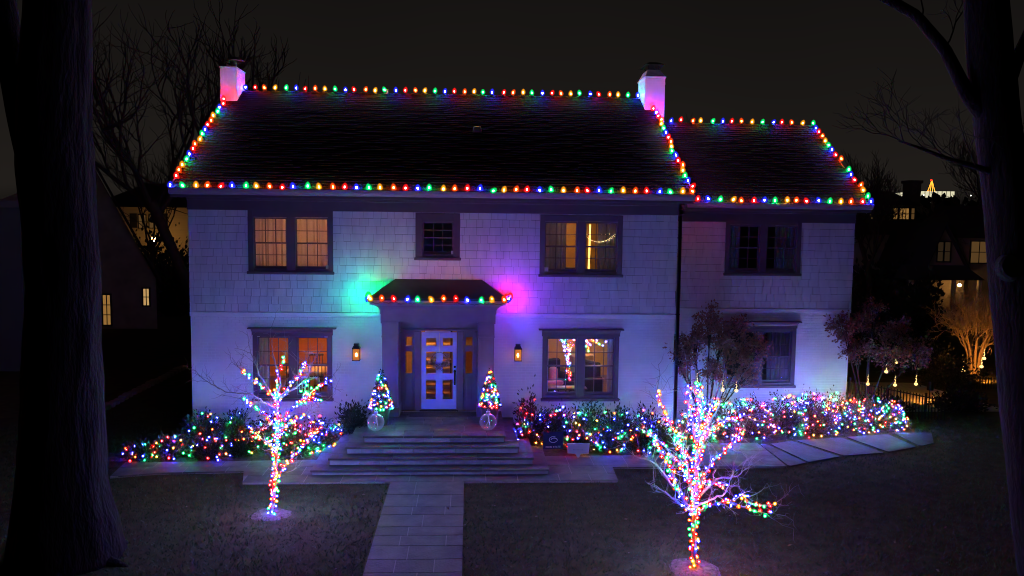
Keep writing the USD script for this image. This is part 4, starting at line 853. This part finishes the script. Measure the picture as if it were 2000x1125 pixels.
for i in range(13): rl.tube([(.27, i * .24 + .1, i * .19 + .19), (.27, i * .24 + .1, i * .19 + 1.05)], .016, 5)
rl.tube([(.27, 0, 1.0), (.27, 3.1, 3.4)], .03, 6); rl.build('banister', WOOD, stt)
lp = thing('glowing_tube_lamp', 'tall glowing strip standing in for light along a door edge in the yellow upstairs bedroom', 'lamp', (3.985, .9, 4.28)); MB().tube([(0, 0, .06), (0.015, 0, 1.25)], .026, 10).build('tube', glow('warm_edge_glow', (1., .55, .12), 3.2), lp); MB().lathe([(.001, 0), (.1, 0), (.1, .03), (.03, .06), (.001, .06)], sides=14).build('base', METAL, lp)  # glowing tube added in place of light showing along a door edge
dr = thing('interior_door', 'panelled yellow lit door in the upstairs bedroom', 'door', (3.75, 3.12, 3.46)); YEL = mat('yellow_lit_paint', (.6, .38, .1), .5, .05); MB().bbox(-.42, .42, 0, .05, 0, 2.05).build('leaf', YEL, dr)
for a, b in ((-.34, -.04), (.04, .34)):
    for z0, z1 in ((.15, .9), (1.05, 1.9)): MB().bbox(a, b, -.015, 0, z0, z1).build('panel', YEL, dr)
dk = thing('dressing_table', 'dark dressing table with mirror in the upstairs bedroom', 'table', (3.5, .85, 3.45)); MB().bbox(-.5, .15, -.2, .2, .86, .92).build('table_top', WOOD, dk); MB().bbox(-.48, .12, -.18, .18, .2, .86).build('drawers', WOOD, dk); MB().lathe([(.001, -.02), (.2, -.02), (.22, 0), (.2, .02), (.001, .02)], sides=20).build('mirror', BLIND, dk)
gl = thing('fairy_light_garland', 'thin warm fairy light garland across the upstairs bedroom window', 'garland'); gm, gw = MB(), MB()
FAIRY = glow('warm_fairy_light', (1., .72, .30), 5.)
for (xa, za, xb, zb, sag, n) in ((3.72, 5.28, 4.55, 5.28, .20, 24), (3.72, 5.29, 4.4, 5.29, .02, 8), (4.25, 5.1, 4.62, 5.3, .05, 6)):
    u = np.linspace(0, 1, n); q = np.stack([xa + (xb - xa) * u, np.full(n, .19), za + (zb - za) * u - sag * 4 * u * (1 - u)], 1); gw.tube(q, .003, 3, cap=False)
    for c_ in q: gm.tm(trimesh.creation.icosphere(0, .0085).apply_translation(c_))
gw.build('wire', WIRE, gl); gm.build('tiny_bulbs', FAIRY, gl)

# ================================================================== BIG TREES AND BARE TREES
def trunk_tube(mb, pts, rr, sides=20, rough=.06, seed=0):
    p = resample(pts, .12); s_ = np.linspace(0, 1, len(p)); r = np.interp(s_, np.linspace(0, 1, len(rr)), rr)
    m = MB().tube(p, r, sides); v, f = np.vstack(m.v), np.vstack(m.f); k = len(p) * sides
    ax = np.repeat(p, sides, 0); d = v[:k] - ax; a = np.tile(np.arange(sides), len(p)); z = np.repeat(np.arange(len(p)), sides)
    nn = meshkit.fbm(np.stack([a * .9, z * .10, a * 0 + seed], 1), 3, seed) - .5; v[:k] = ax + d * (1 + rough * 2.4 * nn)[:, None]
    mb.add(v, f)
def grow(mb, p, d, L, r, lev, R, tw=3, up=.1, minr=.004):
    n = 6; pts = [p]; dd = d / np.linalg.norm(d)
    for i in range(n): dd = dd + R.normal(0, .13, 3) + (0, 0, up * .3); dd /= np.linalg.norm(dd); pts.append(pts[-1] + dd * L / n)
    mb.tube(pts, np.linspace(r, r * .55, n + 1), 6 if r > .03 else 4, cap=False)
    if lev <= 0: return
    for i in range(2, n + 1):
        for _ in range(1 if i < n else 2):
            if R.random() < .8:
                nd = dd + R.normal(0, .55, 3) + (0, 0, up); grow(mb, pts[i], nd, L * R.uniform(.5, .75), max(r * .5, minr), lev - 1, R, tw, up, minr)
t = thing('oak_tree', 'huge dark tree trunk at the left edge of the lawn', 'tree'); tr = MB()
b = atz(128, 1090); yb = b[1]
tp = [at(130, 1120, yb), at(128, 1040, yb), at(122, 930, yb), at(122, 750, yb), at(125, 560, yb), at(112, 380, yb), at(104, 250, yb), at(112, 0, yb), at(118, -160, yb)]; tp[0][2] = -.05
trunk_tube(tr, tp, [.90, .66, .58, .54, .52, .54, .52, .47, .44], 40, .10, 3)
for a_, l_ in ((-.3, 1.25), (.7, .95), (2.4, 1.1), (3.6, .9), (5.0, 1.0)): tr.tube([tp[0] + (math.cos(a_) * .3, math.sin(a_) * .3, .8), tp[0] + (math.cos(a_) * .62, math.sin(a_) * .62, .22), tp[0] + (math.cos(a_) * .8, math.sin(a_) * .8, .08), tp[0] + (math.cos(a_) * l_ * 1.1, math.sin(a_) * l_ * 1.1, -.03)], [.22, .16, .11, .03], 10)
trunk_tube(tr, [at(110, 470, yb), at(70, 330, yb + .2), at(40, 200, yb + .5), at(10, 40, yb + .9), at(-10, -120, yb + 1.2)], [.3, .26, .24, .21, .19], 14, .06, 5)
tr.build('trunk', BARK, t, smooth=True)
t = thing('oak_tree', 'large dark tree trunk with limbs at the right edge of the lawn', 'tree'); tr = MB(); yb = -9.0
tp = [at(2070, 1240, yb), at(2035, 1000, yb), at(2005, 800, yb), at(1985, 600, yb), at(1968, 400, yb), at(1950, 250, yb), at(1932, 100, yb), at(1922, -100, yb)]; tp[0][2] = -.05
trunk_tube(tr, tp, [.60, .42, .37, .34, .33, .32, .31, .28], 24, .06, 7)
trunk_tube(tr, [at(1930, 235, yb), at(1890, 185, yb), at(1845, 95, yb + .3), at(1790, 30, yb + .5), at(1720, -10, yb + .7), at(1640, -70, yb + .9)], [.13, .10, .09, .08, .075, .06], 12, .07, 9)
trunk_tube(tr, [at(1945, 340, yb), at(1905, 325, yb - .2), at(1850, 310, yb - .1), at(1800, 290, yb), at(1755, 275, yb + .2)], [.06, .045, .035, .025, .012], 8, .05, 11)
trunk_tube(tr, [at(1955, 200, yb), at(1985, 120, yb), at(2030, 20, yb)], [.12, .09, .08], 10, .06, 12)
tr.build('trunk', BARK, t, smooth=True)
br = MB(); _R = rng(402)
for (px, py, dy) in ((1880, 318, -.1), (1850, 308, 0), (1820, 298, 0), (1790, 287, .1), (1765, 278, .1), (1905, 325, -.2)):
    grow(br, at(px, py, yb + dy), np.array([-1 + _R.normal(0, .5), _R.normal(0, .4), .7]), .7, .012, 2, _R, minr=.004)
for (px, py, dy) in ((1845, 95, .3), (1800, 40, .5)): grow(br, at(px, py, yb + dy), np.array([.1, -.1, .8]), .9, .015, 2, _R)
br.build('branches', BARK3, t, kind='stuff')
MB().lathe([(.001, .05), (.10, .055), (.16, .04), (.19, .0), (.21, -.08)], sides=20).build('limb_scar', mat('greenish_scar_bark', (.022, .026, .016), .9, .4, 9., .01, 40.), t)  # scar coloured slightly greener than the trunk bark
ls = stage.GetPrimAtPath(str(t.GetPath()) + '/limb_scar'); q = at(1975, 522, yb - .31); UsdGeom.Xformable(ls).AddTranslateOp().Set(Gf.Vec3d(*q)); UsdGeom.Xformable(ls).AddRotateXOp().Set(78.0)
def bare(label, x, y, h, r, seed, spread=.5, levs=4, lean=(0, 0)):
    R = rng(seed); t = thing('bare_tree', label, 'tree', (x, y, 0)); a, b = MB(), MB()
    top = np.array([lean[0], lean[1], h * .38]); trunk_tube(a, [(0, 0, -.1), top * .5 + R.normal(0, .1, 3) * (1, 1, 0), top], [r, r * .8, r * .7], 12, .05, seed)
    for k in range(5):
        an = k * 2 * np.pi / 5 + R.uniform(-.4, .4); grow(b, top - (0, 0, R.uniform(0, h * .06)), np.array([math.cos(an) * spread, math.sin(an) * spread, 1.]), h * .26, r * .42, levs, R, up=.22, minr=.012)
    a.build('trunk', BARK3, t, smooth=True); b.build('branches', BARK3, t, kind='stuff')
q = at(425, 600, 16); bare('tall bare tree behind the left chimney', q[0], 16, 16.5, .30, 501, .75, 3, (-2.8, 0))
q = at(470, 600, 19); bare('second bare tree rising behind the left roof edge', q[0], 19, 17., .36, 502, .6, 3)
q = at(300, 600, 24); bare('thin bare tree left of the house corner', q[0], 24, 11, .13, 503, .6, 3)
q = at(1360, 600, 26); bare('small bare tree behind the wing ridge', q[0], 26, 12.5, .2, 504, .5, 4)
q = at(1690, 600, 22); bare('faint bare tree beyond the far right roof edge', q[0], 22, 9.6, .18, 505, .6, 4)
q = at(1890, 700, 20); bare('faint bare tree behind the right trunk', q[0] + 2, 20, 12, .2, 506, .6, 4)

# ================================================================== NEIGHBOURING HOUSES
DARKW = mat('dark_stucco', (.28, .23, .17), .9, .3, 1.5); DARKR = mat('dark_far_roof', (.03, .027, .026), .9, .3, 3.); CREAM = mat('cream_siding', (.62, .50, .30), .8, .1, 3., stretch=(.2, .2, 8)); SHUT = mat('dark_shutter', (.03, .025, .022), .7, .2)
LITW = glow('warm_lit_window', (1., .50, .13), .28); LITD = glow('dim_lit_window', (1., .52, .17), .085); LITB = glow('bright_lit_window', (1., .60, .22), .5)
def fwin(root, x0, x1, z0, z1, y, m, nx=2, nz=3):
    w = part('window', root); f = MB(); e_ = .07
    f.box(x0 - e_, x0, y - .05, y, z0 - e_, z1 + e_); f.box(x1, x1 + e_, y - .05, y, z0 - e_, z1 + e_); f.box(x0, x1, y - .048, y, z0 - e_, z0); f.box(x0, x1, y - .048, y, z1, z1 + e_)
    for i in range(1, nx): xx = x0 + (x1 - x0) * i / nx; f.box(xx - .02, xx + .02, y - .035, y - .012, z0, z1)
    for i in range(1, nz): zz = z0 + (z1 - z0) * i / nz; f.box(x0, x1, y - .033, y - .013, zz - .02, zz + .02)
    f.build('frame', SHUT, w)
    MB().box(x0, x1, y - .011, y - .006, z0, z1).build('pane', m, w)
# left neighbour: steep gable facing us
YN = 20.5
A, B_ = at(305, 545, YN), at(185, 300, YN)
nh = thing('neighbour_house', 'dark steep gabled house behind the left trunk', 'house')
xr = A[0]; xl = xr - 14; zr_ = A[2]; zt = at(185, 320, YN)[2]; xm = at(180, 320, YN)[0]
gp = Polygon([(xl, 0), (xr, 0), (xr, zr_), (xm, zt), (xl, zr_ + (zt - zr_) * .2)])
_v, _fc = sheet(gp, YN, 3); _v[:, 0] -= (_v[:, 1] - YN) * .42; MB().add(_v, _fc).build('wall', DARKW, nh)
_m = MB().add([(xr + .25, YN - .3, zr_ - .22), (xm, YN - .3, zt + .12), (xm, YN + 3.2, zt + .12), (xr + .25, YN + 3.2, zr_ - .22), (xr + .25, YN - .3, zr_ - .02), (xm, YN - .3, zt + .32), (xm, YN + 3.2, zt + .32), (xr + .25, YN + 3.2, zr_ - .02)], [[0, 1, 2, 3], [4, 7, 6, 5], [0, 4, 5, 1], [3, 2, 6, 7], [0, 3, 7, 4]])
_m.v[0][:, 0] -= (_m.v[0][:, 1] - YN) * .42; _m.build('roof', DARKR, nh)
for a_, b_, nz in (((201, 576), (217, 634), 3), ((280, 564), (292, 596), 2)): p0, p1 = at(*a_, YN), at(*b_, YN); fwin(nh, p0[0], p1[0], p1[2], p0[2], YN - .002, LITW if nz == 3 else LITB, 2, nz)
# pale block at the far left edge
YP = 9.; p0, p1 = at(-60, 388, YP), at(46, 392, YP); ph = thing('garage', 'pale plain outbuilding at the far left edge', 'building')
MB().box(p0[0] - 3, p1[0] - .15, YP, YP + 5, 0, p1[2] - .25).build('wall', mat('pale_render', (.10, .12, .10), .9, .1, 1.), ph); MB().bbox(p0[0] - 3, p1[0], YP - .15, YP + 5.15, p1[2] - .25, p1[2]).build('parapet', mat('pale_coping', (.16, .17, .16), .9, .1, 1.), ph)
# cream house far behind on the left
YC = 42.; ch = thing('cream_house', 'cream house with dark shutters lit by a lantern far behind on the left', 'house')
a0, a1 = at(230, 404, YC), at(352, 440, YC); x0, x1 = a0[0] - 1.5, a1[0] + 3; zt = a0[2]
MB().box(x0, x1, YC, YC + 8, 0, zt).build('wall', CREAM, ch)
MB().hexa([(x0 - .5, YC - .5, zt), (x1 + .5, YC - .5, zt), (x1 + .5, YC + 8.5, zt), (x0 - .5, YC + 8.5, zt), (x0 + 2.5, YC + 3, zt + 1.9), (x1 - 2, YC + 3, zt + 1.9), (x1 - 2, YC + 5, zt + 1.9), (x0 + 2.5, YC + 5, zt + 1.9)]).build('roof', DARKR, ch)
for pa, pb in ((271, 285), (292, 308)): q0, q1 = at(pa, 420, YC), at(pb, 445, YC); fwin(ch, q0[0], q1[0], q1[2], q0[2], YC - .002, LITD, 2, 2)
for pa, pb in ((254, 268), (313, 328)): q0, q1 = at(pa, 417, YC), at(pb, 445, YC); MB().box(q0[0], q1[0], YC - .06, YC - .003, q1[2], q0[2]).build('shutter', SHUT, ch)
ql = at(300, 470, YC - 2.2); la = thing('garden_lamp', 'garden lamp hidden by shrubs before the cream house', 'lamp', (ql[0], ql[1], 0)); MB().tube([(0, 0, 0), (0, 0, ql[2])], .04, 6).build('post', METAL, la); MB().tm(trimesh.creation.icosphere(2, .16).apply_translation((0, 0, ql[2] + .1))).build('lamp_globe', glow('sodium_lamp', (1., .50, .12), 46), la)
for i, (px, py, y, s_, h_) in enumerate(((330, 470, 36., 2.6, 3.6), (262, 480, 34., 2.0, 2.9), (345, 520, 26., 1.6, 3.0), (300, 500, 30., 2.2, 3.0))):
    q = at(px, py, y); shrub('dark_bush', ['dark bush close below the cream house windows', 'dark bush left below the cream house', 'dark bush beside the left corner of the white house', 'dark bush between gabled and cream houses'][i], 'bush', (q[0], y, 0), (s_, s_ * .7, at(px, py, y)[2] + h_ * .25), 1800, .34, FARBUSH, 520 + i, asp=.6)
# house with dormers on the right
YH = 27.; rh = thing('dormer_house', 'dark house with lit upper windows and chimney on the right', 'house')
def P(px, py, y=YH): return at(px, py, y)
x0, x1 = P(1640, 400)[0], P(1800, 400)[0]; z1 = P(1700, 400)[2]; z2 = P(1700, 430)[2]; z0 = P(1700, 454)[2]; zr_ = P(1700, 369)[2]
MB().box(x0, x1 - .2, YH, YH + 7, 0, z0).build('lower_wall', DARKW, rh)
MB().box(x0, x1 - .35, YH + .4, YH + 7, z0 + .05, z1).build('upper_wall', DARKW, rh)
MB().hexa([(x0, YH - .6, z0 - .12), (x1 + .1, YH - .6, z0 - .12), (x1 + .1, YH + .4, z0 - .12), (x0, YH + .4, z0 - .12), (x0, YH - .5, z0), (x1 + .1, YH - .5, z0), (x1 + .1, YH + .4, z2), (x0, YH + .4, z2)]).build('skirt_roof', DARKR, rh)
MB().hexa([(x0, YH - .1, z1), (x1, YH - .1, z1), (x1, YH + 7, z1), (x0, YH + 7, z1), (x0, YH + 3, zr_), (x1 - .4, YH + 3, zr_), (x1 - .4, YH + 4, zr_), (x0, YH + 4, zr_)]).build('roof', DARKR, rh)
c0, c1_ = P(1777, 352, YH + 2), P(1800, 352, YH + 2); MB().box(c0[0], c1_[0], YH + 2, YH + 2.8, z1, c0[2]).bbox(c0[0] - .08, c1_[0] + .08, YH + 1.92, YH + 2.88, c0[2] - .18, c0[2]).build('chimney', mat('dark_far_brick', (.09, .06, .05), .9, .3, 6.), rh)
for (a_, b_, m_, nx) in ((((1696, 407)), (1703, 428), LITB, 1), ((1745, 407), (1752, 428), LITW, 1), ((1757, 407), (1774, 428), LITW, 3), ((1780, 407), (1785, 428), LITD, 1)):
    q0, q1 = at(*a_, YH + .4), at(*b_, YH + .4); fwin(rh, q0[0], q1[0], q1[2], q0[2], YH + .398, m_, nx, 2)
q0, q1 = P(1749, 460), P(1798, 488); MB().box(q0[0], q1[0], YH - .05, YH - .003, q1[2], q0[2]).build('shaded_window', SHUT, rh)
# gabled house nearer on the right
YG = 22.; gh = thing('gabled_house', 'dark gabled house with a lit porch on the right', 'house')
def Q(px, py, y=YG): return at(px, py, y)
apx, lft, rgt = Q(1843, 442), Q(1806, 520), Q(1885, 520); gz = Q(1843, 525)[2]
MB().add(*sheet(Polygon([(lft[0], 0), (rgt[0], 0), (rgt[0], lft[2]), (apx[0], apx[2]), (lft[0], lft[2])]), YG, 6)).build('gable_wall', mat('dark_brown_stucco', (.30, .22, .16), .9, .3, 2.), gh)
for s_ in (lft, rgt): MB().add([(s_[0] * 1.0 + (s_[0] - apx[0]) * .12, YG - .3, s_[2] - .35), (apx[0], YG - .3, apx[2] + .05), (apx[0], YG + 6, apx[2] + .05), (s_[0] + (s_[0] - apx[0]) * .12, YG + 6, s_[2] - .35), (s_[0] + (s_[0] - apx[0]) * .12, YG - .3, s_[2] - .2), (apx[0], YG - .3, apx[2] + .22), (apx[0], YG + 6, apx[2] + .22), (s_[0] + (s_[0] - apx[0]) * .12, YG + 6, s_[2] - .2)], [[0, 1, 2, 3], [4, 7, 6, 5], [0, 4, 5, 1], [3, 2, 6, 7], [0, 3, 7, 4]]).build('roof', DARKR, gh)
for (a_, b_) in (((1832, 473), (1841, 510)), ((1845, 473), (1854, 510))): q0, q1 = Q(*a_), Q(*b_); fwin(gh, q0[0], q1[0], q1[2], q0[2], YG - .003, glow(f'very_dim_window_{a_[0]}', (1., .6, .3), .022), 1, 2)
w0, w1 = Q(1885, 470), Q(2010, 470); MB().box(rgt[0] + .01, w1[0], YG + .8, YG + 6, 0, Q(1900, 465, YG + .8)[2]).build('side_wall', DARKW, gh)
MB().hexa([(rgt[0] - .2, YG + .4, Q(1900, 465)[2]), (w1[0], YG + .4, Q(1900, 465)[2]), (w1[0], YG + 6, Q(1900, 465)[2]), (rgt[0] - .2, YG + 6, Q(1900, 465)[2]), (rgt[0] + .4, YG + 3, Q(1900, 400)[2]), (w1[0], YG + 3, Q(1900, 400)[2]), (w1[0], YG + 3.2, Q(1900, 400)[2]), (rgt[0] + .4, YG + 3.2, Q(1900, 400)[2])]).build('side_roof', DARKR, gh)
q0, q1 = at(1897, 472, YG + .8), at(1927, 513, YG + .8); fwin(gh, q0[0], q1[0], q1[2], q0[2], YG + .797, LITD, 2, 2)
pr0, pr1 = at(1862, 548, YG - 1.2), at(1900, 568, YG - 1.2)
MB().hexa([(pr0[0] - 2.6, YG - 1.6, pr0[2] + .05), (pr1[0] + .4, YG - 1.6, pr0[2] + .05), (pr1[0] + .4, YG, pr0[2] + .05), (pr0[0] - 2.6, YG, pr0[2] + .05), (pr0[0] - 2.2, YG - .4, pr0[2] + .75), (pr1[0], YG - .4, pr0[2] + .75), (pr1[0], YG, pr0[2] + .75), (pr0[0] - 2.2, YG, pr0[2] + .75)]).build('porch_roof', DARKR, gh)
for xx in (pr0[0] - 2.4, pr0[0] - .1, pr1[0] + .2): MB().bbox(xx - .09, xx + .09, YG - 1.5, YG - 1.32, 0, pr0[2] + .05).build('porch_post', CREAM, gh)
pl_ = at(1874, 557, YG - .7); pl = thing('porch_lamp', 'bright warm porch lamp on the right neighbour house', 'lamp', pl_); MB().tm(trimesh.creation.icosphere(2, .09)).build('lamp_globe', glow('porch_lamp_glow', (1., .55, .16), 60), pl); MB().tube([(0, 0, .08), (0, 0, .22)], .02, 6).build('stem', METAL, pl)
# far bright white building with a light tree on its roof
YF = 260.; fb = thing('floodlit_building', 'far floodlit white building with a tree of lights on its roof', 'building')
q0, q1 = at(1800, 373, YF), at(1864, 387, YF)
MB().box(q0[0], q1[0], YF, YF + 25, 0, q1[2]).build('lower_block', DARKW, fb); MB().box(q0[0] + 1.2, q1[0], YF, YF + 25, q1[2], q0[2]).build('lit_glass_storey', glow('facade_floodlight_glow', (1., .93, .62), .75), fb)  # white facade emits by itself, in place of floodlights shining on it
for i in range(8): xx = q0[0] + 1.2 + (q1[0] - q0[0] - 1.2) * i / 7; MB().box(xx - .08, xx + .08, YF - .2, YF - .01, q1[2], q0[2]).build('mullion', CAPM, fb)
lt = thing('roof_light_tree', 'cone shaped tree of amber lights with red tip far away', 'light tree'); a_, b_ = at(1819, 352, YF - 1), at(1819, 373, YF - 1); wdt = 1.25; lb = MB()
for s_ in (-1, -.35, .35, 1):
    for u in np.linspace(0, .92, 12): lb.tm(trimesh.creation.icosphere(1, .14).apply_translation((b_[0] + s_ * wdt * (1 - u), YF - 1, b_[2] + (a_[2] - b_[2]) * u)))
lb.build('amber_bulbs', glow('amber_far_bulbs', (1., .36, .03), 3.), lt); MB().tm(trimesh.creation.icosphere(1, .35).apply_translation(a_)).build('red_tip', glow('red_far_tip', (1., .03, .01), 2.5), lt); MB().tube([b_ - (0, 0, 1), a_], .1, 5).build('mast', METAL, lt)
for i, (px, py) in enumerate(((1804, 381), (1896, 382), (1819, 390), (1817, 396), (1815, 407))):
    q = at(px, py, YF - 30 if i < 2 else 150.); sl = thing('distant_street_lamp', ['tiny white lamp at the left of the floodlit building', 'tiny white lamp right of the floodlit building', 'topmost of three faint lamps below the floodlit building', 'middle of three faint lamps below the floodlit building', 'lowest of three faint lamps below the floodlit building'][i], 'lamp', (q[0], q[1], 0))
    MB().tube([(0, 0, 0), (0, 0, q[2])], .06, 5).build('post', METAL, sl); MB().tm(trimesh.creation.icosphere(1, .22 if i < 2 else .1).apply_translation((0, 0, q[2]))).build('lamp_globe', glow(f'far_lamp_{i}', (.95, 1., .85), 3.), sl)
for i, (px, py, y, sx, zz) in enumerate(((1880, 392, 120., 16., 9.), (1985, 385, 110., 14., 11.), (1830, 420, 60., 4., 6.5), (1720, 560, 24., 3.0, 3.6), (1660, 600, 20, 2.0, 3.0), (1790, 600, 19., 2.2, 3.2))):
    q = at(px, py, y); shrub('dark_bush', ['dark tree mass below the floodlit building', 'dark tree mass right of the floodlit building', 'dark tree between the right neighbour roofs', 'dark bush before the dormer house', 'dark bush close behind the wing corner', 'dark bush left of the lit bare tree'][i], 'bush', (q[0], y, 0), (sx, sx * .6, q[2] if i < 3 else zz), 2400, sx * .13, FARBUSH, 560 + i, asp=.7)
# ---- iron fence, ground lamps, lit bare tree, hanging globes
def fence(p0, p1, z0, z1, label, n):
    t = thing('iron_fence', label, 'fence'); p0, p1 = np.array(p0, float), np.array(p1, float)
    for i in range(n + 1):
        u = i / n; q = p0 + (p1 - p0) * u; zt = z0 + (z1 - z0) * u; r_ = .028 if i % 12 == 0 else .011
        MB().box(q[0] - r_, q[0] + r_, q[1] - r_, q[1] + r_, 0, zt + (.06 if i % 12 == 0 else 0)).build('post' if i % 12 == 0 else 'picket', METAL, t)
    for dz in (-.06, -.85): a, b = (*p0, z0 + dz), (*p1, z1 + dz); MB().tube([a, b], .016, 4).build('rail', METAL, t)
fa, fb_ = at(1660, 745, 1.9), at(1846, 780, 1.6); fence((fa[0], 1.9), (fb_[0], 1.6), at(1660, 741, 1.9)[2], at(1846, 779, 1.6)[2], 'black iron picket fence between the house corner and the dark yard', 30)
ga, gb = at(1898, 735, 6.0), at(1975, 738, 6.0); fence((ga[0], 6.), (gb[0], 6.), ga[2], gb[2], 'black iron picket fence before the lit bare tree', 14)
gl0 = atz(1760, 752)
def ground_lamp(x, y, L, label, r=.05, zl=.5):
    t = thing('ground_lamp', label, 'lamp', (x, y, 0)); MB().lathe([(.001, .0), (.05, .0), (.05, .04), (.018, .05), (.018, zl - .04), (.001, zl - .04)], sides=10).build('post', METAL, t)
    aa_ = np.linspace(rad(185), rad(355), 12); vv = np.concatenate([np.stack([np.cos(aa_) * rr_, np.sin(aa_) * rr_, np.full(12, zz_)], 1) for rr_, zz_ in ((.11, zl - .10), (.11, zl + .16), (.105, zl + .16), (.105, zl - .10))]); MB().add(vv, [[k * 12 + i, k * 12 + i + 1, ((k + 1) % 4) * 12 + i + 1, ((k + 1) % 4) * 12 + i] for k in range(4) for i in range(11)]).build('hood', METAL, t); MB().tm(trimesh.creation.icosphere(1, r).apply_scale((1, 1, .7)).apply_translation((0, 0, zl))).build('lens', glow(f'ground_lamp_{int(abs(x) * 10)}', (1., .38, .06), L), t)  # half round hood added on the camera side to hide the bright lens
ground_lamp(at(1815, 780, 3.9)[0], 3.9, 800, 'low garden lamp behind the iron fence'); gq = at(1905, 740, 8.); ground_lamp(gq[0] - .1, 7.3, 1500, 'low garden lamp at the foot of the lit bare tree', zl=.3)
q = atz(1700, 748); MB().add([(q[0] - 3, 2.6, .008), (q[0] + 2.2, 2.6, .008), (q[0] + 1.6, 7.0, .008), (q[0] - 3, 7.4, .008)], [[0, 1, 2, 3]]).build('patio', mat('sandy_gravel_patio', (.40, .33, .24), .9, .3, 8., .01, 80.), kind='structure', label='pale gravel patio behind the fence', cat='patio')
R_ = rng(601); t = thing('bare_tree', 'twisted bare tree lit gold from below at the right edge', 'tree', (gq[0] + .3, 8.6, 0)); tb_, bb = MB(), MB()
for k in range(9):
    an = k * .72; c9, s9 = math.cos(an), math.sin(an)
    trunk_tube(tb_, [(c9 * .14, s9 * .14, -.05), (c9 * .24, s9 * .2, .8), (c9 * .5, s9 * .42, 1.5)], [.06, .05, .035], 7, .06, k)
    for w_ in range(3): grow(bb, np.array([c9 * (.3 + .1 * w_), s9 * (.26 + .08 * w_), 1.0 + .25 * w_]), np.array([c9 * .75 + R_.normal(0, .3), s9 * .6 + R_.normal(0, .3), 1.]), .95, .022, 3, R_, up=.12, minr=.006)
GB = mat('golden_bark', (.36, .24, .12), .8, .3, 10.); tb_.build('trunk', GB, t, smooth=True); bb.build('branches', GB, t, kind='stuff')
HG = [(1695, 750, 1.0, 'dark red tree beside the house corner, lowest left'), (1731, 726, 1.1, 'dark red tree, left of its trunk'), (1750, 708, 1.3, 'dark red tree, highest of the cluster'), (1748, 752, 1.1, 'dark red tree, just right of the trunk'), (1789, 750, 1.3, 'dark red tree, above the fence gap'), (1881, 724, 6.6, 'lit bare tree, small one far left'), (1917, 716, 7.2, 'lit bare tree, lower middle'), (1922, 700, 7.2, 'lit bare tree, upper middle'), (1959, 702, 7.0, 'lit bare tree, next to the big trunk'), (1411, 762, -.35, 'dark red tree before the wing, left one'), (1438, 763, -.35, 'dark red tree before the wing, right one'), (1361, 748, -.3, 'downspout corner, above the right lawn tree')]
GG = glow('warm_hanging_globe', (1., .62, .20), 2.4)
for (px, py, y, lab) in HG:
    q = at(px, py, y); t = thing('hanging_globe_light', 'small warm globe light hanging at the ' + lab, 'globe light', q, group='hanging globe lights')
    s_ = .8 if y < 3 else 1.05
    MB().tm(trimesh.creation.icosphere(2, .062 * s_).apply_scale((1, 1, .85))).build('globe', GG, t, smooth=True); c_ = MB()
    for k in range(5): c_.tm(trimesh.creation.icosphere(1, (.022 - .0026 * k) * s_).apply_translation((.01 * math.sin(k * 2), 0, (.095 + .055 * k) * s_)))
    c_.build('bead_chain', GG, t); MB().tube([(0, 0, .05), (0, 0, .62)], .003, 4).build('cord', WIRE, t)
for i, (px, py, y, sz_) in enumerate(((1872, 790, 2.6, (.9, .6, .85)), (1862, 745, 6.4, (1.3, .8, 1.1)), (1725, 775, 2.5, (1.0, .5, .55)), (1800, 735, 8.4, (1.6, .8, 1.3)))):
    q = at(px, py, y); shrub('dark_bush', ['dark bush right of the short iron fence', 'dark bush left of the gold lit bare tree', 'low dark bush just behind the iron fence', 'dark bush at the back of the gravel patio'][i], 'bush', (q[0], y, 0), sz_, 2600, .10, FARBUSH, 620 + i, asp=.6)
# border edging on the left lawn
eq = [atz(205, 800), atz(255, 772), atz(310, 745), atz(358, 720)]; t = thing('edging_stones', 'low row of pale edging stones along the left border', 'edging'); R_ = rng(611)
for q in resample(eq, .32): MB().bbox(q[0] - .14, q[0] + .14, q[1] - .1, q[1] + .1, -.02, .1 + R_.uniform(0, .05), .03).build('stone', JOINT, t)
